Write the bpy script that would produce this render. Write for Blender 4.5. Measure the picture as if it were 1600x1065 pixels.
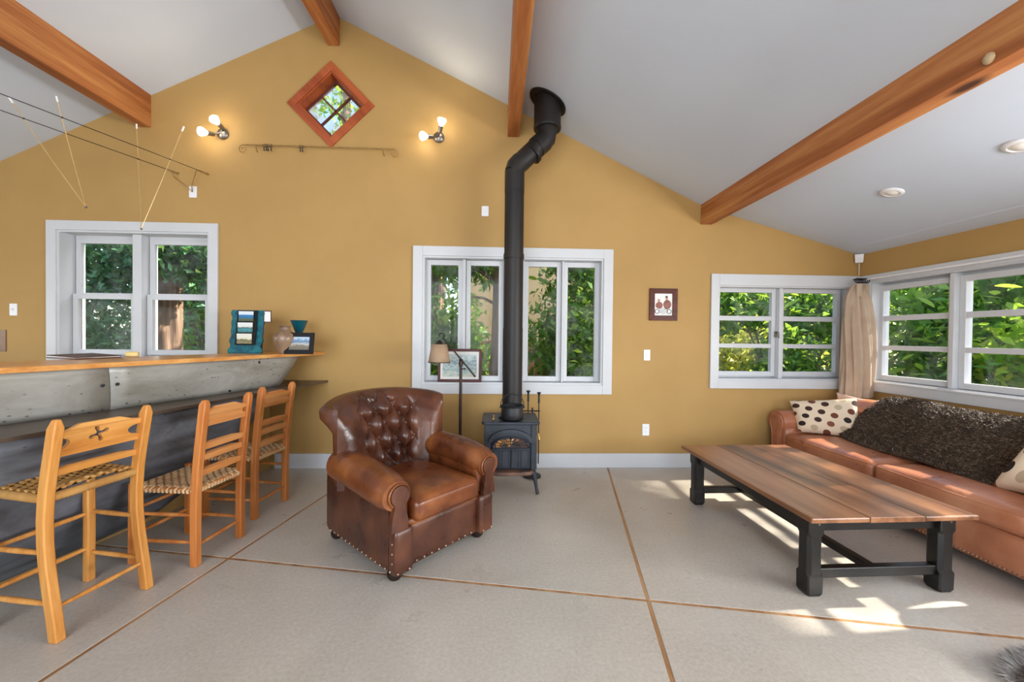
import bpy, bmesh, math, random
import numpy as np
from math import sin, cos, pi, radians as rad, sqrt
from mathutils import Matrix, Vector, Euler
from mathutils.geometry import tessellate_polygon

for o in list(bpy.data.objects): bpy.data.objects.remove(o)
SC = bpy.context.scene
COL = SC.collection
random.seed(7); RNG = np.random.default_rng(11)

# ------------------------------------------------------------------ camera
YAW, PIT, ROLL, FPX, CAMH = 0.0392, -0.0117, -0.0109, 617.4, 1.28
fwd = Vector((sin(YAW)*cos(PIT), cos(YAW)*cos(PIT), sin(PIT)))
r0 = Vector((cos(YAW), -sin(YAW), 0)); u0 = r0.cross(fwd)
right = r0*cos(ROLL) - u0*sin(ROLL); up = u0*cos(ROLL) + r0*sin(ROLL)
cam = bpy.data.cameras.new('camera'); cam.sensor_width = 36; cam.lens = FPX*36/1600; cam.clip_start = .05; cam.clip_end = 200
camo = bpy.data.objects.new('camera', cam); COL.objects.link(camo)
camo.matrix_world = Matrix(((right.x, up.x, -fwd.x, 0), (right.y, up.y, -fwd.y, 0), (right.z, up.z, -fwd.z, CAMH), (0, 0, 0, 1)))
SC.camera = camo
# ------------------------------------------------------------------ light
W = bpy.data.worlds.new('world'); SC.world = W; W.use_nodes = True
wn = W.node_tree; bg = wn.nodes['Background']
sky = wn.nodes.new('ShaderNodeTexSky'); sky.sky_type = 'NISHITA'; sky.sun_disc = False
sky.sun_elevation = rad(34); sky.sun_rotation = rad(90); sky.air_density = 1; sky.dust_density = 1.5
wn.links.new(sky.outputs[0], bg.inputs[0]); bg.inputs[1].default_value = 0.5
def lamp(name, typ, energy, color, loc, direction=None, **kw):
    l = bpy.data.lights.new(name, typ); l.energy = energy; l.color = color
    for k, v in kw.items(): setattr(l, k, v)
    o = bpy.data.objects.new(name, l); COL.objects.link(o); o.location = loc
    if direction is not None: o.rotation_euler = Vector(direction).to_track_quat('-Z', 'Y').to_euler()
    return o
lamp('sun', 'SUN', 15.0, (1, .93, .80), (12, 2.5, 9), (-1, -.05, -.68), angle=rad(.8))
XR0 = 3.63
# fill lamps added outside invented openings in the unseen front, left and right walls
lamp('fill_rear', 'AREA', 310, (.84, .92, 1), (-1.3, -3.80, 1.55), (.08, 1, -.02), shape='RECTANGLE', size=4.3, size_y=2.6)
lamp('fill_left', 'AREA', 40, (.95, .97, 1), (-6.75, .6, 1.35), (1, 0, .12), shape='RECTANGLE', size=4.0, size_y=.95)
lamp('fill_right', 'AREA', 290, (.92, .96, 1), (XR0+.25, -.7, 1.2), (-1, 0, .45), shape='RECTANGLE', size=3.6, size_y=.9)
SC.view_settings.view_transform = 'Standard'; SC.view_settings.look = 'None'; SC.view_settings.gamma = 1
SC.view_settings.use_curve_mapping = False; SC.view_settings.exposure = 0.0
SC.cycles.max_bounces = 7; SC.cycles.diffuse_bounces = 4; SC.cycles.glossy_bounces = 3; SC.cycles.transmission_bounces = 4; SC.cycles.transparent_max_bounces = 24; SC.cycles.sample_clamp_indirect = 6; SC.cycles.caustics_reflective = False; SC.cycles.caustics_refractive = False
SC.cycles.use_denoising = True

# ------------------------------------------------------------------ materials
def srgb(r, g, b):
    f = lambda c: c/12.92 if c <= .04045 else ((c+.055)/1.055)**2.4
    return (f(r/255), f(g/255), f(b/255), 1)
class NT:
    def __init__(s, name):
        s.m = bpy.data.materials.new(name); s.m.use_nodes = True; s.t = s.m.node_tree
        s.p = s.t.nodes['Principled BSDF']; s.out = s.t.nodes['Material Output']
    def n(s, typ, **kw):
        nd = s.t.nodes.new('ShaderNode'+typ)
        for k, v in kw.items(): setattr(nd, k, v)
        return nd
    def l(s, a, b): s.t.links.new(a, b)
    def coords(s, kind='Object', scale=(1, 1, 1), rot=(0, 0, 0), loc=(0, 0, 0)):
        tc = s.n('TexCoord'); mp = s.n('Mapping'); s.l(tc.outputs[kind], mp.inputs[0])
        mp.inputs['Scale'].default_value = scale; mp.inputs['Rotation'].default_value = rot; mp.inputs['Location'].default_value = loc
        return mp.outputs[0]
    def noise(s, vec, scale, detail=4, rough=.55, dist=0):
        nd = s.n('TexNoise'); s.l(vec, nd.inputs['Vector']); nd.inputs['Scale'].default_value = scale
        nd.inputs['Detail'].default_value = detail; nd.inputs['Roughness'].default_value = rough; nd.inputs['Distortion'].default_value = dist
        return nd.outputs[0]
    def vor(s, vec, scale, feature='F1', rnd=1):
        nd = s.n('TexVoronoi', feature=feature); s.l(vec, nd.inputs['Vector']); nd.inputs['Scale'].default_value = scale; nd.inputs['Randomness'].default_value = rnd
        return nd
    def ramp(s, fac, stops, interp='LINEAR'):
        nd = s.n('ValToRGB'); cr = nd.color_ramp; cr.interpolation = interp
        while len(cr.elements) < len(stops): cr.elements.new(.5)
        for e, (p, c) in zip(cr.elements, stops): e.position = p; e.color = c if len(c) == 4 else (*c, 1)
        s.l(fac, nd.inputs[0]); return nd.outputs[0]
    def mix(s, fac, a, b, blend='MIX'):
        nd = s.n('Mix', data_type='RGBA', blend_type=blend)
        for i, v in ((0, fac), (6, a), (7, b)):
            if hasattr(v, 'links'): s.l(v, nd.inputs[i])
            else: nd.inputs[i].default_value = v
        return nd.outputs[2]
    def math(s, op, a, b=0.0, clamp=False):
        nd = s.n('Math', operation=op, use_clamp=clamp)
        for i, v in enumerate((a, b)):
            if hasattr(v, 'links'): s.l(v, nd.inputs[i])
            else: nd.inputs[i].default_value = v
        return nd.outputs[0]
    def bump(s, h, strength=.2, dist=.01):
        nd = s.n('Bump'); nd.inputs['Strength'].default_value = strength; nd.inputs['Distance'].default_value = dist
        s.l(h, nd.inputs['Height']); s.l(nd.outputs[0], s.p.inputs['Normal'])
    def set(s, color=None, rough=None, metal=None, spec=None, **kw):
        for k, v in (('Base Color', color), ('Roughness', rough), ('Metallic', metal), ('Specular IOR Level', spec)):
            if v is None: continue
            if hasattr(v, 'links'): s.l(v, s.p.inputs[k])
            else: s.p.inputs[k].default_value = v
        for k, v in kw.items(): s.p.inputs[k.replace('_', ' ')].default_value = v
        return s.m
K01 = ((0, (0, 0, 0)), (1, (1, 1, 1)))
def plain(name, c1, c2=None, scale=6, rough=.5, metal=0, bump=0, stretch=(1, 1, 1), lo=.35, hi=.65, detail=4, bdist=.004, spec=.5, bscale=None):
    n = NT(name); v = n.coords(scale=stretch); f = n.noise(v, scale, detail)
    c = n.ramp(f, ((lo, c1), (hi, c2 or tuple(min(1, x*1.12) for x in c1[:3]))))
    if bump: n.bump(n.noise(v, bscale or scale*6, 5), bump, bdist)
    return n.set(c, rough, metal, spec)
def wood(name, dark, mid, light, axis=1, scale=1.0, rough=.45, knots=True, bump=.15, spec=.4, rnd=True):
    n = NT(name)
    sc = [14*scale]*3; sc[axis] = .9*scale
    v = n.coords(scale=tuple(sc))
    if rnd:
        oi = n.n('ObjectInfo'); ad = n.n('VectorMath', operation='ADD'); n.l(v, ad.inputs[0])
        cb = n.n('CombineXYZ'); 
        for i in range(3): n.l(n.math('MULTIPLY', oi.outputs['Random'], 37.0+11*i), cb.inputs[i])
        n.l(cb.outputs[0], ad.inputs[1]); v = ad.outputs[0]
    f1 = n.noise(v, .55, 3, .5, .4); f2 = n.noise(v, 3.2, 4, .6, .3)
    f = n.math('ADD', n.math('MULTIPLY', f1, .72), n.math('MULTIPLY', f2, .28))
    c = n.ramp(f, ((.33, dark), (.48, mid), (.64, light)))
    if knots:
        ks = [3.2*scale]*3; ks[axis] = 1.6*scale
        kv = n.vor(n.coords(scale=tuple(ks)), 1.0)
        kf = n.ramp(kv.outputs['Distance'], ((.05, (1, 1, 1)), (.12, (0, 0, 0))))
        c = n.mix(kf, c, tuple(x*.33 for x in dark[:3])+(1,))
    n.bump(f2, bump, .002)
    return n.set(c, rough, 0, spec)
MAT = {}
MAT['wall'] = plain('ochre_wall_paint', srgb(176, 140, 84), srgb(181, 145, 88), 2.2, .62, bump=.04, bscale=160, bdist=.001, spec=.3)
MAT['ceil'] = plain('ceiling_paint', (.585, .645, .735, 1), (.61, .67, .755, 1), 1.5, .8, spec=.2)
MAT['white'] = plain('white_trim_paint', (.60, .608, .625, 1), (.63, .638, .655, 1), 3, .4, spec=.4)
MAT['plastic'] = plain('white_plastic', (.82, .82, .83, 1), (.85, .85, .86, 1), 3, .35)
MAT['beam'] = wood('fir_beam', srgb(120, 64, 30), srgb(164, 98, 52), srgb(202, 142, 84), 1, .8, .5)
def concrete():
    n = NT('polished_concrete'); v = n.coords()
    big = n.ramp(n.noise(v, 1.1, 5, .6, .3), ((.3, srgb(170, 161, 148)), (.5, srgb(187, 179, 167)), (.72, srgb(202, 195, 185))))
    fine = n.noise(v, 60, 4, .7); c = n.mix(.35, big, n.ramp(fine, ((.3, srgb(150, 142, 130)), (.7, srgb(212, 204, 194)))))
    pit = n.vor(v, 48); pm = n.math('MULTIPLY', n.ramp(pit.outputs['Distance'], ((.06, (1, 1, 1)), (.13, (0, 0, 0)))), n.ramp(n.noise(v, 3.1, 3), ((.53, (0, 0, 0)), (.64, (.8, .8, .8)))))
    c = n.mix(pm, c, srgb(84, 76, 66))
    n.bump(fine, .05, .002)
    return n.set(c, n.ramp(n.noise(v, 4, 4), ((.3, (.26,)*3), (.7, (.42,)*3))), 0, .5)
MAT['concrete'] = concrete()
MAT['strip'] = wood('floor_strip_wood', srgb(130, 92, 58), srgb(164, 120, 80), srgb(186, 148, 108), 1, 1.6, .45, False)
MAT['fwood'] = wood('honey_maple', srgb(168, 104, 42), srgb(200, 134, 64), srgb(220, 160, 88), 2, 1.2, .38, False)
MAT['fwoodx'] = wood('honey_maple_slat', srgb(176, 110, 46), srgb(206, 140, 68), srgb(224, 166, 94), 0, 1.2, .38, False)
MAT['fwoodo'] = wood('orange_ladderback', srgb(150, 84, 36), srgb(186, 112, 54), srgb(208, 142, 82), 2, 1.2, .42, False)
MAT['fwoodox'] = wood('orange_ladderback_slat', srgb(160, 94, 44), srgb(194, 124, 66), srgb(212, 150, 92), 0, 1.2, .42, False)
MAT['bartop'] = wood('bamboo_bar_top', srgb(190, 122, 58), srgb(214, 150, 82), srgb(228, 172, 104), 1, 2.4, .3, False)
MAT['tabletop'] = wood('antique_pine_top', srgb(80, 52, 36), srgb(130, 86, 57), srgb(160, 112, 78), 1, .9, .3, True, .1)
MAT['blackpaint'] = plain('worn_black_paint', srgb(13, 12, 11), srgb(25, 22, 20), 9, .36, bump=.1)
MAT['cherry'] = wood('cherry_frame', srgb(66, 24, 12), srgb(86, 34, 18), srgb(102, 44, 24), 0, 1.5, .4, False, spec=.25)
MAT['diamond'] = wood('redwood_casing', srgb(140, 62, 28), srgb(164, 78, 38), srgb(178, 92, 50), 0, 1.0, .45, False)
MAT['diamond_dark'] = wood('redwood_sash', srgb(74, 36, 22), srgb(96, 48, 30), srgb(110, 58, 38), 0, 1.0, .45, False)
def leather(name, dark, mid, light, scale=5.0):
    n = NT(name); v = n.coords()
    f = n.noise(v, scale, 4, .55, .2)
    c = n.ramp(f, ((.28, dark), (.5, mid), (.74, light)))
    fine = n.noise(v, 240, 2); w = n.noise(n.coords(scale=(1, 2.2, 1)), 16, 3, .5, .5); cr = n.noise(n.coords(scale=(3, .8, 1.4)), 22, 2, .5, 1.5)
    h = n.math('ADD', n.math('MULTIPLY', fine, .10), n.math('ADD', n.math('MULTIPLY', w, .8), n.math('MULTIPLY', cr, .35)))
    n.bump(h, .30, .008)
    return n.set(c, n.ramp(f, ((.3, (.24,)*3), (.7, (.38,)*3))), 0, .5)
MAT['leather'] = leather('cigar_brown_leather', srgb(72, 34, 18), srgb(110, 58, 29), srgb(156, 94, 48))
MAT['leather_d'] = leather('dark_tufted_leather', srgb(52, 27, 18), srgb(78, 42, 27), srgb(108, 63, 39))
MAT['sofa'] = leather('tan_leather', srgb(146, 88, 60), srgb(176, 112, 80), srgb(198, 138, 104), 3.0)
MAT['nail'] = plain('antique_brass_nail', srgb(170, 140, 110), srgb(200, 175, 150), 30, .35, .8)
def zinc(name, a, b, c3, spot):
    n = NT(name); v = n.coords(scale=(1, 1, 2.4))
    f = n.noise(v, 2.3, 6, .65, .5); c = n.ramp(f, ((.3, a), (.5, b), (.7, c3)))
    sp = n.vor(n.coords(scale=(1, .8, 1.6)), 26); near = n.ramp(n.noise(v, 1.7, 2), ((.48, (0, 0, 0)), (.6, (1, 1, 1))))
    m = n.math('MULTIPLY', n.ramp(sp.outputs['Distance'], ((.1, (1, 1, 1)), (.2, (0, 0, 0)))), near)
    n.bump(f, .12, .01)
    return n.set(n.mix(m, c, spot), n.ramp(f, ((.3, (.5,)*3), (.7, (.36,)*3))), .2, .5)
MAT['zinc'] = zinc('patinated_zinc', srgb(134, 130, 120), srgb(158, 155, 148), srgb(182, 180, 176), srgb(56, 54, 48))
MAT['zinc_shaded'] = zinc('shaded_sheet_metal', srgb(74, 76, 80), srgb(104, 108, 116), srgb(134, 140, 152), srgb(44, 42, 42))  # darker copy of the zinc; mostly the hull's shade put into the colour
MAT['ledge'] = plain('brown_steel_ledge', srgb(84, 72, 62), srgb(112, 98, 86), 3, .4, .5)
MAT['iron'] = plain('matte_black_iron', srgb(28, 28, 31), srgb(42, 42, 45), 8, .5, .2, bump=.08)
MAT['stove'] = plain('blue_black_cast_iron', srgb(34, 38, 46), srgb(50, 55, 64), 7, .42, .2, bump=.08)
MAT['pipe'] = plain('black_stove_pipe', srgb(24, 21, 20), srgb(38, 33, 30), 4, .5, .2, stretch=(1, 1, .3))
MAT['rust'] = plain('rusty_ash_lip', srgb(70, 60, 58), srgb(128, 92, 74), 9, .6, .2)
MAT['bronze'] = plain('oil_rubbed_bronze', srgb(44, 34, 30), srgb(62, 48, 42), 10, .4, .6)
MAT['brass'] = plain('aged_brass', srgb(150, 118, 66), srgb(180, 146, 92), 12, .4, .7)
MAT['nickel'] = plain('dull_nickel', srgb(112, 104, 96), srgb(140, 132, 124), 12, .35, .8)
def fabric(name, c1, c2, scale=300, trans=0.0, rough=.85):
    n = NT(name); v = n.coords(); f = n.noise(v, 9, 4); w = n.noise(n.coords(scale=(1, 1, .3)), scale, 2)
    n.bump(w, .2, .002)
    m = n.set(n.ramp(f, ((.3, c1), (.7, c2))), rough, 0, .2)
    if trans:
        tr = n.n('BsdfTranslucent'); tr.inputs[0].default_value = c2; mx = n.n('MixShader'); mx.inputs[0].default_value = trans
        n.l(n.p.outputs[0], mx.inputs[1]); n.l(tr.outputs[0], mx.inputs[2]); n.l(mx.outputs[0], n.out.inputs[0])
    return m
MAT['curtain'] = fabric('beige_curtain', srgb(200, 176, 152), srgb(216, 194, 172), 260, .3)
MAT['shade'] = fabric('linen_shade', srgb(176, 146, 118), srgb(196, 168, 140), 400, .2)
MAT['teal'] = plain('teal_velvet', srgb(0, 62, 84), srgb(24, 120, 128), 22, .7, lo=.3, hi=.75)
MAT['teal_glaze'] = plain('teal_glaze', srgb(8, 66, 82), srgb(16, 92, 104), 8, .22)
MAT['pottery'] = plain('brown_pottery', srgb(112, 88, 70), srgb(150, 122, 98), 12, .3, stretch=(1, 1, .5))
MAT['blackframe'] = plain('black_frame', srgb(14, 13, 14), srgb(22, 21, 22), 8, .55, spec=.25)
MAT['redframe'] = wood('mahogany_frame', srgb(66, 22, 18), srgb(84, 31, 24), srgb(98, 40, 32), 0, 1.5, .4, False, spec=.25)
MAT['mat_board'] = plain('white_mat_board', (.80, .79, .76, 1), (.83, .82, .79, 1), 3, .6)
MAT['book'] = plain('brown_folder', srgb(70, 40, 34), srgb(92, 54, 46), 6, .5)
MAT['yellow'] = plain('pale_yellow_sponge', srgb(230, 200, 120), srgb(240, 216, 150), 14, .7)
MAT['rush'] = fabric('twisted_rush', srgb(166, 118, 62), srgb(206, 160, 96), 160)
MAT['splint'] = fabric('woven_splint', srgb(186, 146, 104), srgb(220, 186, 144), 160)
MAT['gap'] = plain('dark_weave_gap', srgb(60, 40, 24), srgb(80, 54, 32), 20, .9)
MAT['bark'] = plain('fibrous_bark', srgb(86, 66, 52), srgb(148, 122, 100), 9, .9, bump=.8, stretch=(1.6, 1.6, .16), bdist=.05, bscale=9)
MAT['soil'] = plain('leaf_litter_ground', srgb(60, 48, 34), srgb(96, 84, 56), 3, .95, bump=.4)
MAT['peach'] = plain('peach_stucco', srgb(232, 190, 138), srgb(238, 198, 148), 2, .8)
MAT['brickred'] = plain('terracotta', srgb(150, 88, 66), srgb(172, 108, 84), 6, .8)
MAT['graywood'] = plain('grey_shingle', srgb(140, 144, 138), srgb(176, 180, 172), 5, .8)
MAT['rubber'] = plain('black_gap', srgb(16, 15, 15), srgb(22, 20, 20), 6, .8)
def glass(name='window_glass', dirt_haze=.05):
    n = NT(name); t = n.t; t.nodes.remove(n.p)
    tr = n.n('BsdfTransparent'); gl = n.n('BsdfGlossy'); gl.inputs['Roughness'].default_value = .02
    df = n.n('BsdfDiffuse'); df.inputs[0].default_value = (.85, .88, .9, 1)
    lw = n.n('LayerWeight'); fr = n.math('ADD', n.math('MULTIPLY', n.math('POWER', lw.outputs['Facing'], 4.0), .22), .005)
    v = n.coords(); f = n.ramp(n.noise(v, 3.5, 4, .6, 1.0), ((.46, (.03,)*3), (.72, (1, 1, 1))))
    m1 = n.n('MixShader'); n.l(n.math('MULTIPLY', f, dirt_haze), m1.inputs[0]); n.l(tr.outputs[0], m1.inputs[1]); n.l(df.outputs[0], m1.inputs[2])
    m2 = n.n('MixShader'); n.l(fr, m2.inputs[0]); n.l(m1.outputs[0], m2.inputs[1]); n.l(gl.outputs[0], m2.inputs[2])
    n.l(m2.outputs[0], n.out.inputs[0]); return n.m
MAT['glass'] = glass(); MAT['glass_hazy'] = glass('hazy_glass', .55)  # diamond panes: stronger white haze over the same glass, paling the view
def leafmat(name, stops, trans=.35):
    n = NT(name); g = n.n('NewGeometry'); c = n.ramp(g.outputs['Random Per Island'], stops)
    n.set(c, .45, 0, .4)
    tr = n.n('BsdfTranslucent'); n.l(n.mix(.5, c, (.55, .75, .05, 1)), tr.inputs[0])
    mx = n.n('MixShader'); mx.inputs[0].default_value = trans; n.l(n.p.outputs[0], mx.inputs[1]); n.l(tr.outputs[0], mx.inputs[2]); n.l(mx.outputs[0], n.out.inputs[0])
    return n.m
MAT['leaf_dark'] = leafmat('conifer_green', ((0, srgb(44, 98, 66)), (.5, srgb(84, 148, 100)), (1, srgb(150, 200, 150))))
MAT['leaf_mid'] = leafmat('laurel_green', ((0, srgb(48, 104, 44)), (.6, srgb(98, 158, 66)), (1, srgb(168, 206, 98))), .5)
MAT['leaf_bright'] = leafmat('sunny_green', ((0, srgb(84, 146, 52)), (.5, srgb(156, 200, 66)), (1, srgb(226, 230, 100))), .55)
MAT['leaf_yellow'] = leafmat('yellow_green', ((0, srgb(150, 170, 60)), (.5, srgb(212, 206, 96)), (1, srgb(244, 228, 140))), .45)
def emit(name, col, st):
    n = NT(name); n.p.inputs['Emission Color'].default_value = col; n.p.inputs['Emission Strength'].default_value = st
    return n.set(col, .4)
MAT['bulb'] = emit('lit_bulb', (1, .88, .68, 1), 22)
MAT['downlight'] = plain('unlit_lens', (.8, .76, .7, 1), (.84, .8, .74, 1), 8, .3)

# ------------------------------------------------------------------ mesh helpers
class B:
    def __init__(s): s.v = []; s.f = []
    def add(s, vs, fs):
        b = len(s.v); s.v += [tuple(p) for p in vs]; s.f += [tuple(b+i for i in f) for f in fs]; return s
    def box(s, c, d, rot=None, taper=1.0):
        hx, hy, hz = d[0]/2, d[1]/2, d[2]/2; P = []
        for z, t in ((-hz, 1), (hz, taper)):
            for x, y in ((-hx, -hy), (hx, -hy), (hx, hy), (-hx, hy)): P.append(Vector((x*t, y*t, z)))
        if rot is not None:
            R = Euler(rot).to_matrix(); P = [R @ p for p in P]
        P = [p+Vector(c) for p in P]
        return s.add(P, [(3, 2, 1, 0), (4, 5, 6, 7), (0, 1, 5, 4), (1, 2, 6, 5), (2, 3, 7, 6), (3, 0, 4, 7)])
    def span(s, a, b): return s.box([(a[i]+b[i])/2 for i in range(3)], [abs(b[i]-a[i]) for i in range(3)])
    def hexa(s, lo, hi):   # two quads of 4 points
        return s.add(list(lo)+list(hi), [(3, 2, 1, 0), (4, 5, 6, 7), (0, 1, 5, 4), (1, 2, 6, 5), (2, 3, 7, 6), (3, 0, 4, 7)])
    def tube(s, pts, r, n=8, caps=True, closed=False, flat=1.0):
        pts = [Vector(p) for p in pts]; m = len(pts); rr = r if hasattr(r, '__len__') else [r]*m
        rings = []; prev = None
        for i, p in enumerate(pts):
            a = pts[(i-1) % m] if (closed or i) else pts[0]; b = pts[(i+1) % m] if (closed or i < m-1) else pts[-1]
            t = (b-a).normalized() if (b-a).length > 1e-9 else Vector((0, 0, 1))
            if prev is None:
                x = t.cross(Vector((0, 0, 1)));
                if x.length < .05: x = t.cross(Vector((0, 1, 0)))
                x.normalize()
            else:
                x = (prev - t*prev.dot(t)).normalized()
            y = t.cross(x); prev = x
            rings.append([p + x*rr[i]*cos(2*pi*k/n) + y*rr[i]*flat*sin(2*pi*k/n) for k in range(n)])
        vs = [q for g in rings for q in g]; fs = []
        for i in range(m if closed else m-1):
            j = (i+1) % m
            for k in range(n): fs.append((i*n+k, i*n+(k+1) % n, j*n+(k+1) % n, j*n+k))
        if caps and not closed: fs += [tuple(range(n-1, -1, -1)), tuple((m-1)*n+k for k in range(n))]
        return s.add(vs, fs)
    def lathe(s, prof, n=24, c=(0, 0, 0), axis=(0, 0, 1), ang=2*pi):
        q = Vector((0, 0, 1)).rotation_difference(Vector(axis)); vs = []; fs = []; m = len(prof)
        full = abs(ang-2*pi) < 1e-6; cols = n if full else n+1
        for k in range(cols):
            a = ang*k/n
            for r, z in prof: vs.append(q @ Vector((r*cos(a), r*sin(a), z)) + Vector(c))
        for k in range(n):
            for i in range(m-1):
                a, b = k*m+i, ((k+1) % cols)*m+i
                if prof[i][0] < 1e-6: fs.append((a, b+1, a+1)) if prof[i+1][0] > 1e-6 else None
                elif prof[i+1][0] < 1e-6: fs.append((a, b, a+1))
                else: fs.append((a, b, b+1, a+1))
        return s.add(vs, fs)
    def prism(s, poly, f0, f1):   # poly 2D, f0/f1 map 2D->3D for the two sides
        n = len(poly); tri = tessellate_polygon([[Vector((x, y, 0)) for x, y in poly]])
        vs = [f0(*p) for p in poly]+[f1(*p) for p in poly]
        fs = [tuple(t) for t in tri]+[tuple(n+i for i in reversed(t)) for t in tri]
        fs += [(i, (i+1) % n, n+(i+1) % n, n+i) for i in range(n)]
        return s.add(vs, fs)
    def holed(s, outer, holes, f0, f1):
        loops = [outer]+holes; tri = tessellate_polygon([[Vector((x, y, 0)) for x, y in l] for l in loops])
        flat = [p for l in loops for p in l]; n = len(flat)
        vs = [f0(*p) for p in flat]+[f1(*p) for p in flat]
        fs = [tuple(t) for t in tri]+[tuple(n+i for i in reversed(t)) for t in tri]; b = 0
        for l in loops:
            for i in range(len(l)): fs.append((b+i, b+(i+1) % len(l), n+b+(i+1) % len(l), n+b+i))
            b += len(l)
        return s.add(vs, fs)
    def grid(s, fn, nu, nv, wrapu=False, wrapv=False):
        vs = [fn(i/(nu if wrapu else nu-1), j/(nv if wrapv else nv-1)) for i in range(nu) for j in range(nv)]; fs = []
        for i in range(nu if wrapu else nu-1):
            for j in range(nv if wrapv else nv-1):
                a, b, c, d = i*nv+j, ((i+1) % nu)*nv+j, ((i+1) % nu)*nv+(j+1) % nv, i*nv+(j+1) % nv
                fs.append((a, b, c, d))
        return s.add(vs, fs)
    def sphere(s, c, r, n=10, m=6, sc=(1, 1, 1)):
        prof = [(r*sin(pi*i/m), -r*cos(pi*i/m)) for i in range(m+1)]; prof[0] = (0, -r); prof[-1] = (0, r)
        b = len(s.v); s.lathe(prof, n)
        for i in range(b, len(s.v)): p = s.v[i]; s.v[i] = (p[0]*sc[0]+c[0], p[1]*sc[1]+c[1], p[2]*sc[2]+c[2])
        return s
    def rbox(s, c, d, r, seg=10, puff=(0, 0, 0), fn=None):   # rounded box
        h = [x/2 for x in d]; L = [np.linspace(-1, 1, seg+1) for _ in range(3)]; idx = {}; vs = []; fs = []
        def vid(i, j, k):
            if (i, j, k) not in idx:
                q = [(-1+2*a/seg) for a in (i, j, k)]
                p = [q[a]*h[a] for a in range(3)]; inner = [max(-(h[a]-r), min(h[a]-r, p[a])) for a in range(3)]
                dv = Vector([p[a]-inner[a] for a in range(3)])
                if dv.length > 1e-9: dv = dv.normalized()*r
                P = [inner[a]+dv[a] for a in range(3)]
                P = [P[a] + puff[a]*q[a]*np.prod([1-q[b]**2 for b in range(3) if b != a]) for a in range(3)]
                P = Vector(P)+Vector(c)
                idx[(i, j, k)] = len(vs); vs.append(fn(P) if fn else P)
            return idx[(i, j, k)]
        for a in range(3):
            for side in (0, seg):
                for i in range(seg):
                    for j in range(seg):
                        o = [(i, j), (i+1, j), (i+1, j+1), (i, j+1)]; ids = []
                        for (u, w) in o:
                            t = [0, 0, 0]; t[a] = side; t[(a+1) % 3] = u; t[(a+2) % 3] = w; ids.append(vid(*t))
                        fs.append(tuple(ids) if side else tuple(reversed(ids)))
        return s.add(vs, fs)
    def obj(s, name, mat, parent=None, smooth=None, bevel=0, loc=None, rot=None, fixn=True):
        me = bpy.data.meshes.new(name); me.from_pydata([tuple(p) for p in s.v], [], s.f)
        if fixn:
            bm = bmesh.new(); bm.from_mesh(me); bmesh.ops.recalc_face_normals(bm, faces=bm.faces); bm.to_mesh(me); bm.free()
        ms = mat if isinstance(mat, (list, tuple)) else [mat]
        for m in ms: me.materials.append(MAT[m] if isinstance(m, str) else m)
        if smooth is not None:
            me.polygons.foreach_set('use_smooth', [True]*len(me.polygons)); me.set_sharp_from_angle(angle=rad(smooth))
        me.update(); o = bpy.data.objects.new(name, me); COL.objects.link(o)
        if parent is not None: o.parent = parent
        if loc is not None: o.location = loc
        if rot is not None: o.rotation_euler = rot
        if bevel:
            b = o.modifiers.new('bevel', 'BEVEL'); b.width = bevel; b.segments = 2; b.limit_method = 'ANGLE'; b.angle_limit = rad(40)
        return o
def tag(o, label, cat=None, group=None, kind=None):
    if label: o['label'] = label
    if cat: o['category'] = cat
    if group: o['group'] = group
    if kind: o['kind'] = kind
    return o
def thing(name, label, cat, loc=(0, 0, 0), rotz=0, group=None, kind=None):
    o = bpy.data.objects.new(name, None); COL.objects.link(o); o.location = loc; o.rotation_euler = (0, 0, rotz); o.empty_display_size = .1
    return tag(o, label, cat, group, kind)
def copy_tree(o, parent=None):
    c = o.copy(); COL.objects.link(c); c.parent = parent
    for ch in list(o.children): copy_tree(ch, c)
    return c
def arc(c, r, a0, a1, n, plane='xz'):
    out = []
    for i in range(n+1):
        a = a0+(a1-a0)*i/n; u, w = r*cos(a), r*sin(a)
        out.append((c[0]+u, c[1], c[2]+w) if plane == 'xz' else (c[0], c[1]+u, c[2]+w) if plane == 'yz' else (c[0]+u, c[1]+w, c[2]))
    return out

# ================================================================== STRUCTURE
D, XR, XL, YF, TH = 3.842, 3.63, -6.6, -3.6, .16
RX, RZ, SL, SR = -1.564, 4.30, .482, .4776
XB = 2.057                                # where the right roof turns shallower
ZB = RZ-SR*(XB-RX); ZE = 2.14
def roofz(x):
    if x < RX: return RZ-SL*(RX-x)
    if x < XB: return RZ-SR*(x-RX)
    return ZB+(ZE-ZB)*(x-XB)/(XR-XB)
# floor: concrete slabs between wooden strips, on a base
GA = .1797                                 # angle of the joints
gu, gv = Vector((sin(GA), cos(GA), 0)), Vector((cos(GA), -sin(GA), 0))
fb = B().span((XL, YF, -.10), (XR, D, -.055)).obj('floor', 'concrete'); tag(fb, None, None, None, 'structure')
G0 = Vector((.752, 1.885, 0))            # crossing of the joints
vs_ = [-9, -2.30, 0, 6]; us_ = [-9, -2.6, 0, 6]
def clip_room(poly):
    for ax, lim, sg in ((0, XL, 1), (0, XR, -1), (1, YF, 1), (1, D, -1)):
        out = []
        for i in range(len(poly)):
            a, b = poly[i], poly[(i+1) % len(poly)]; da, db = sg*(a[ax]-lim), sg*(b[ax]-lim)
            if da >= 0: out.append(a)
            if da*db < 0:
                t = da/(da-db); out.append((a[0]+(b[0]-a[0])*t, a[1]+(b[1]-a[1])*t))
        poly = out
        if not poly: return poly
    return poly
SW = .009                                  # half strip width
def gpoint(u, v): p = G0+gu*u+gv*v; return (p.x, p.y)
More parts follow.
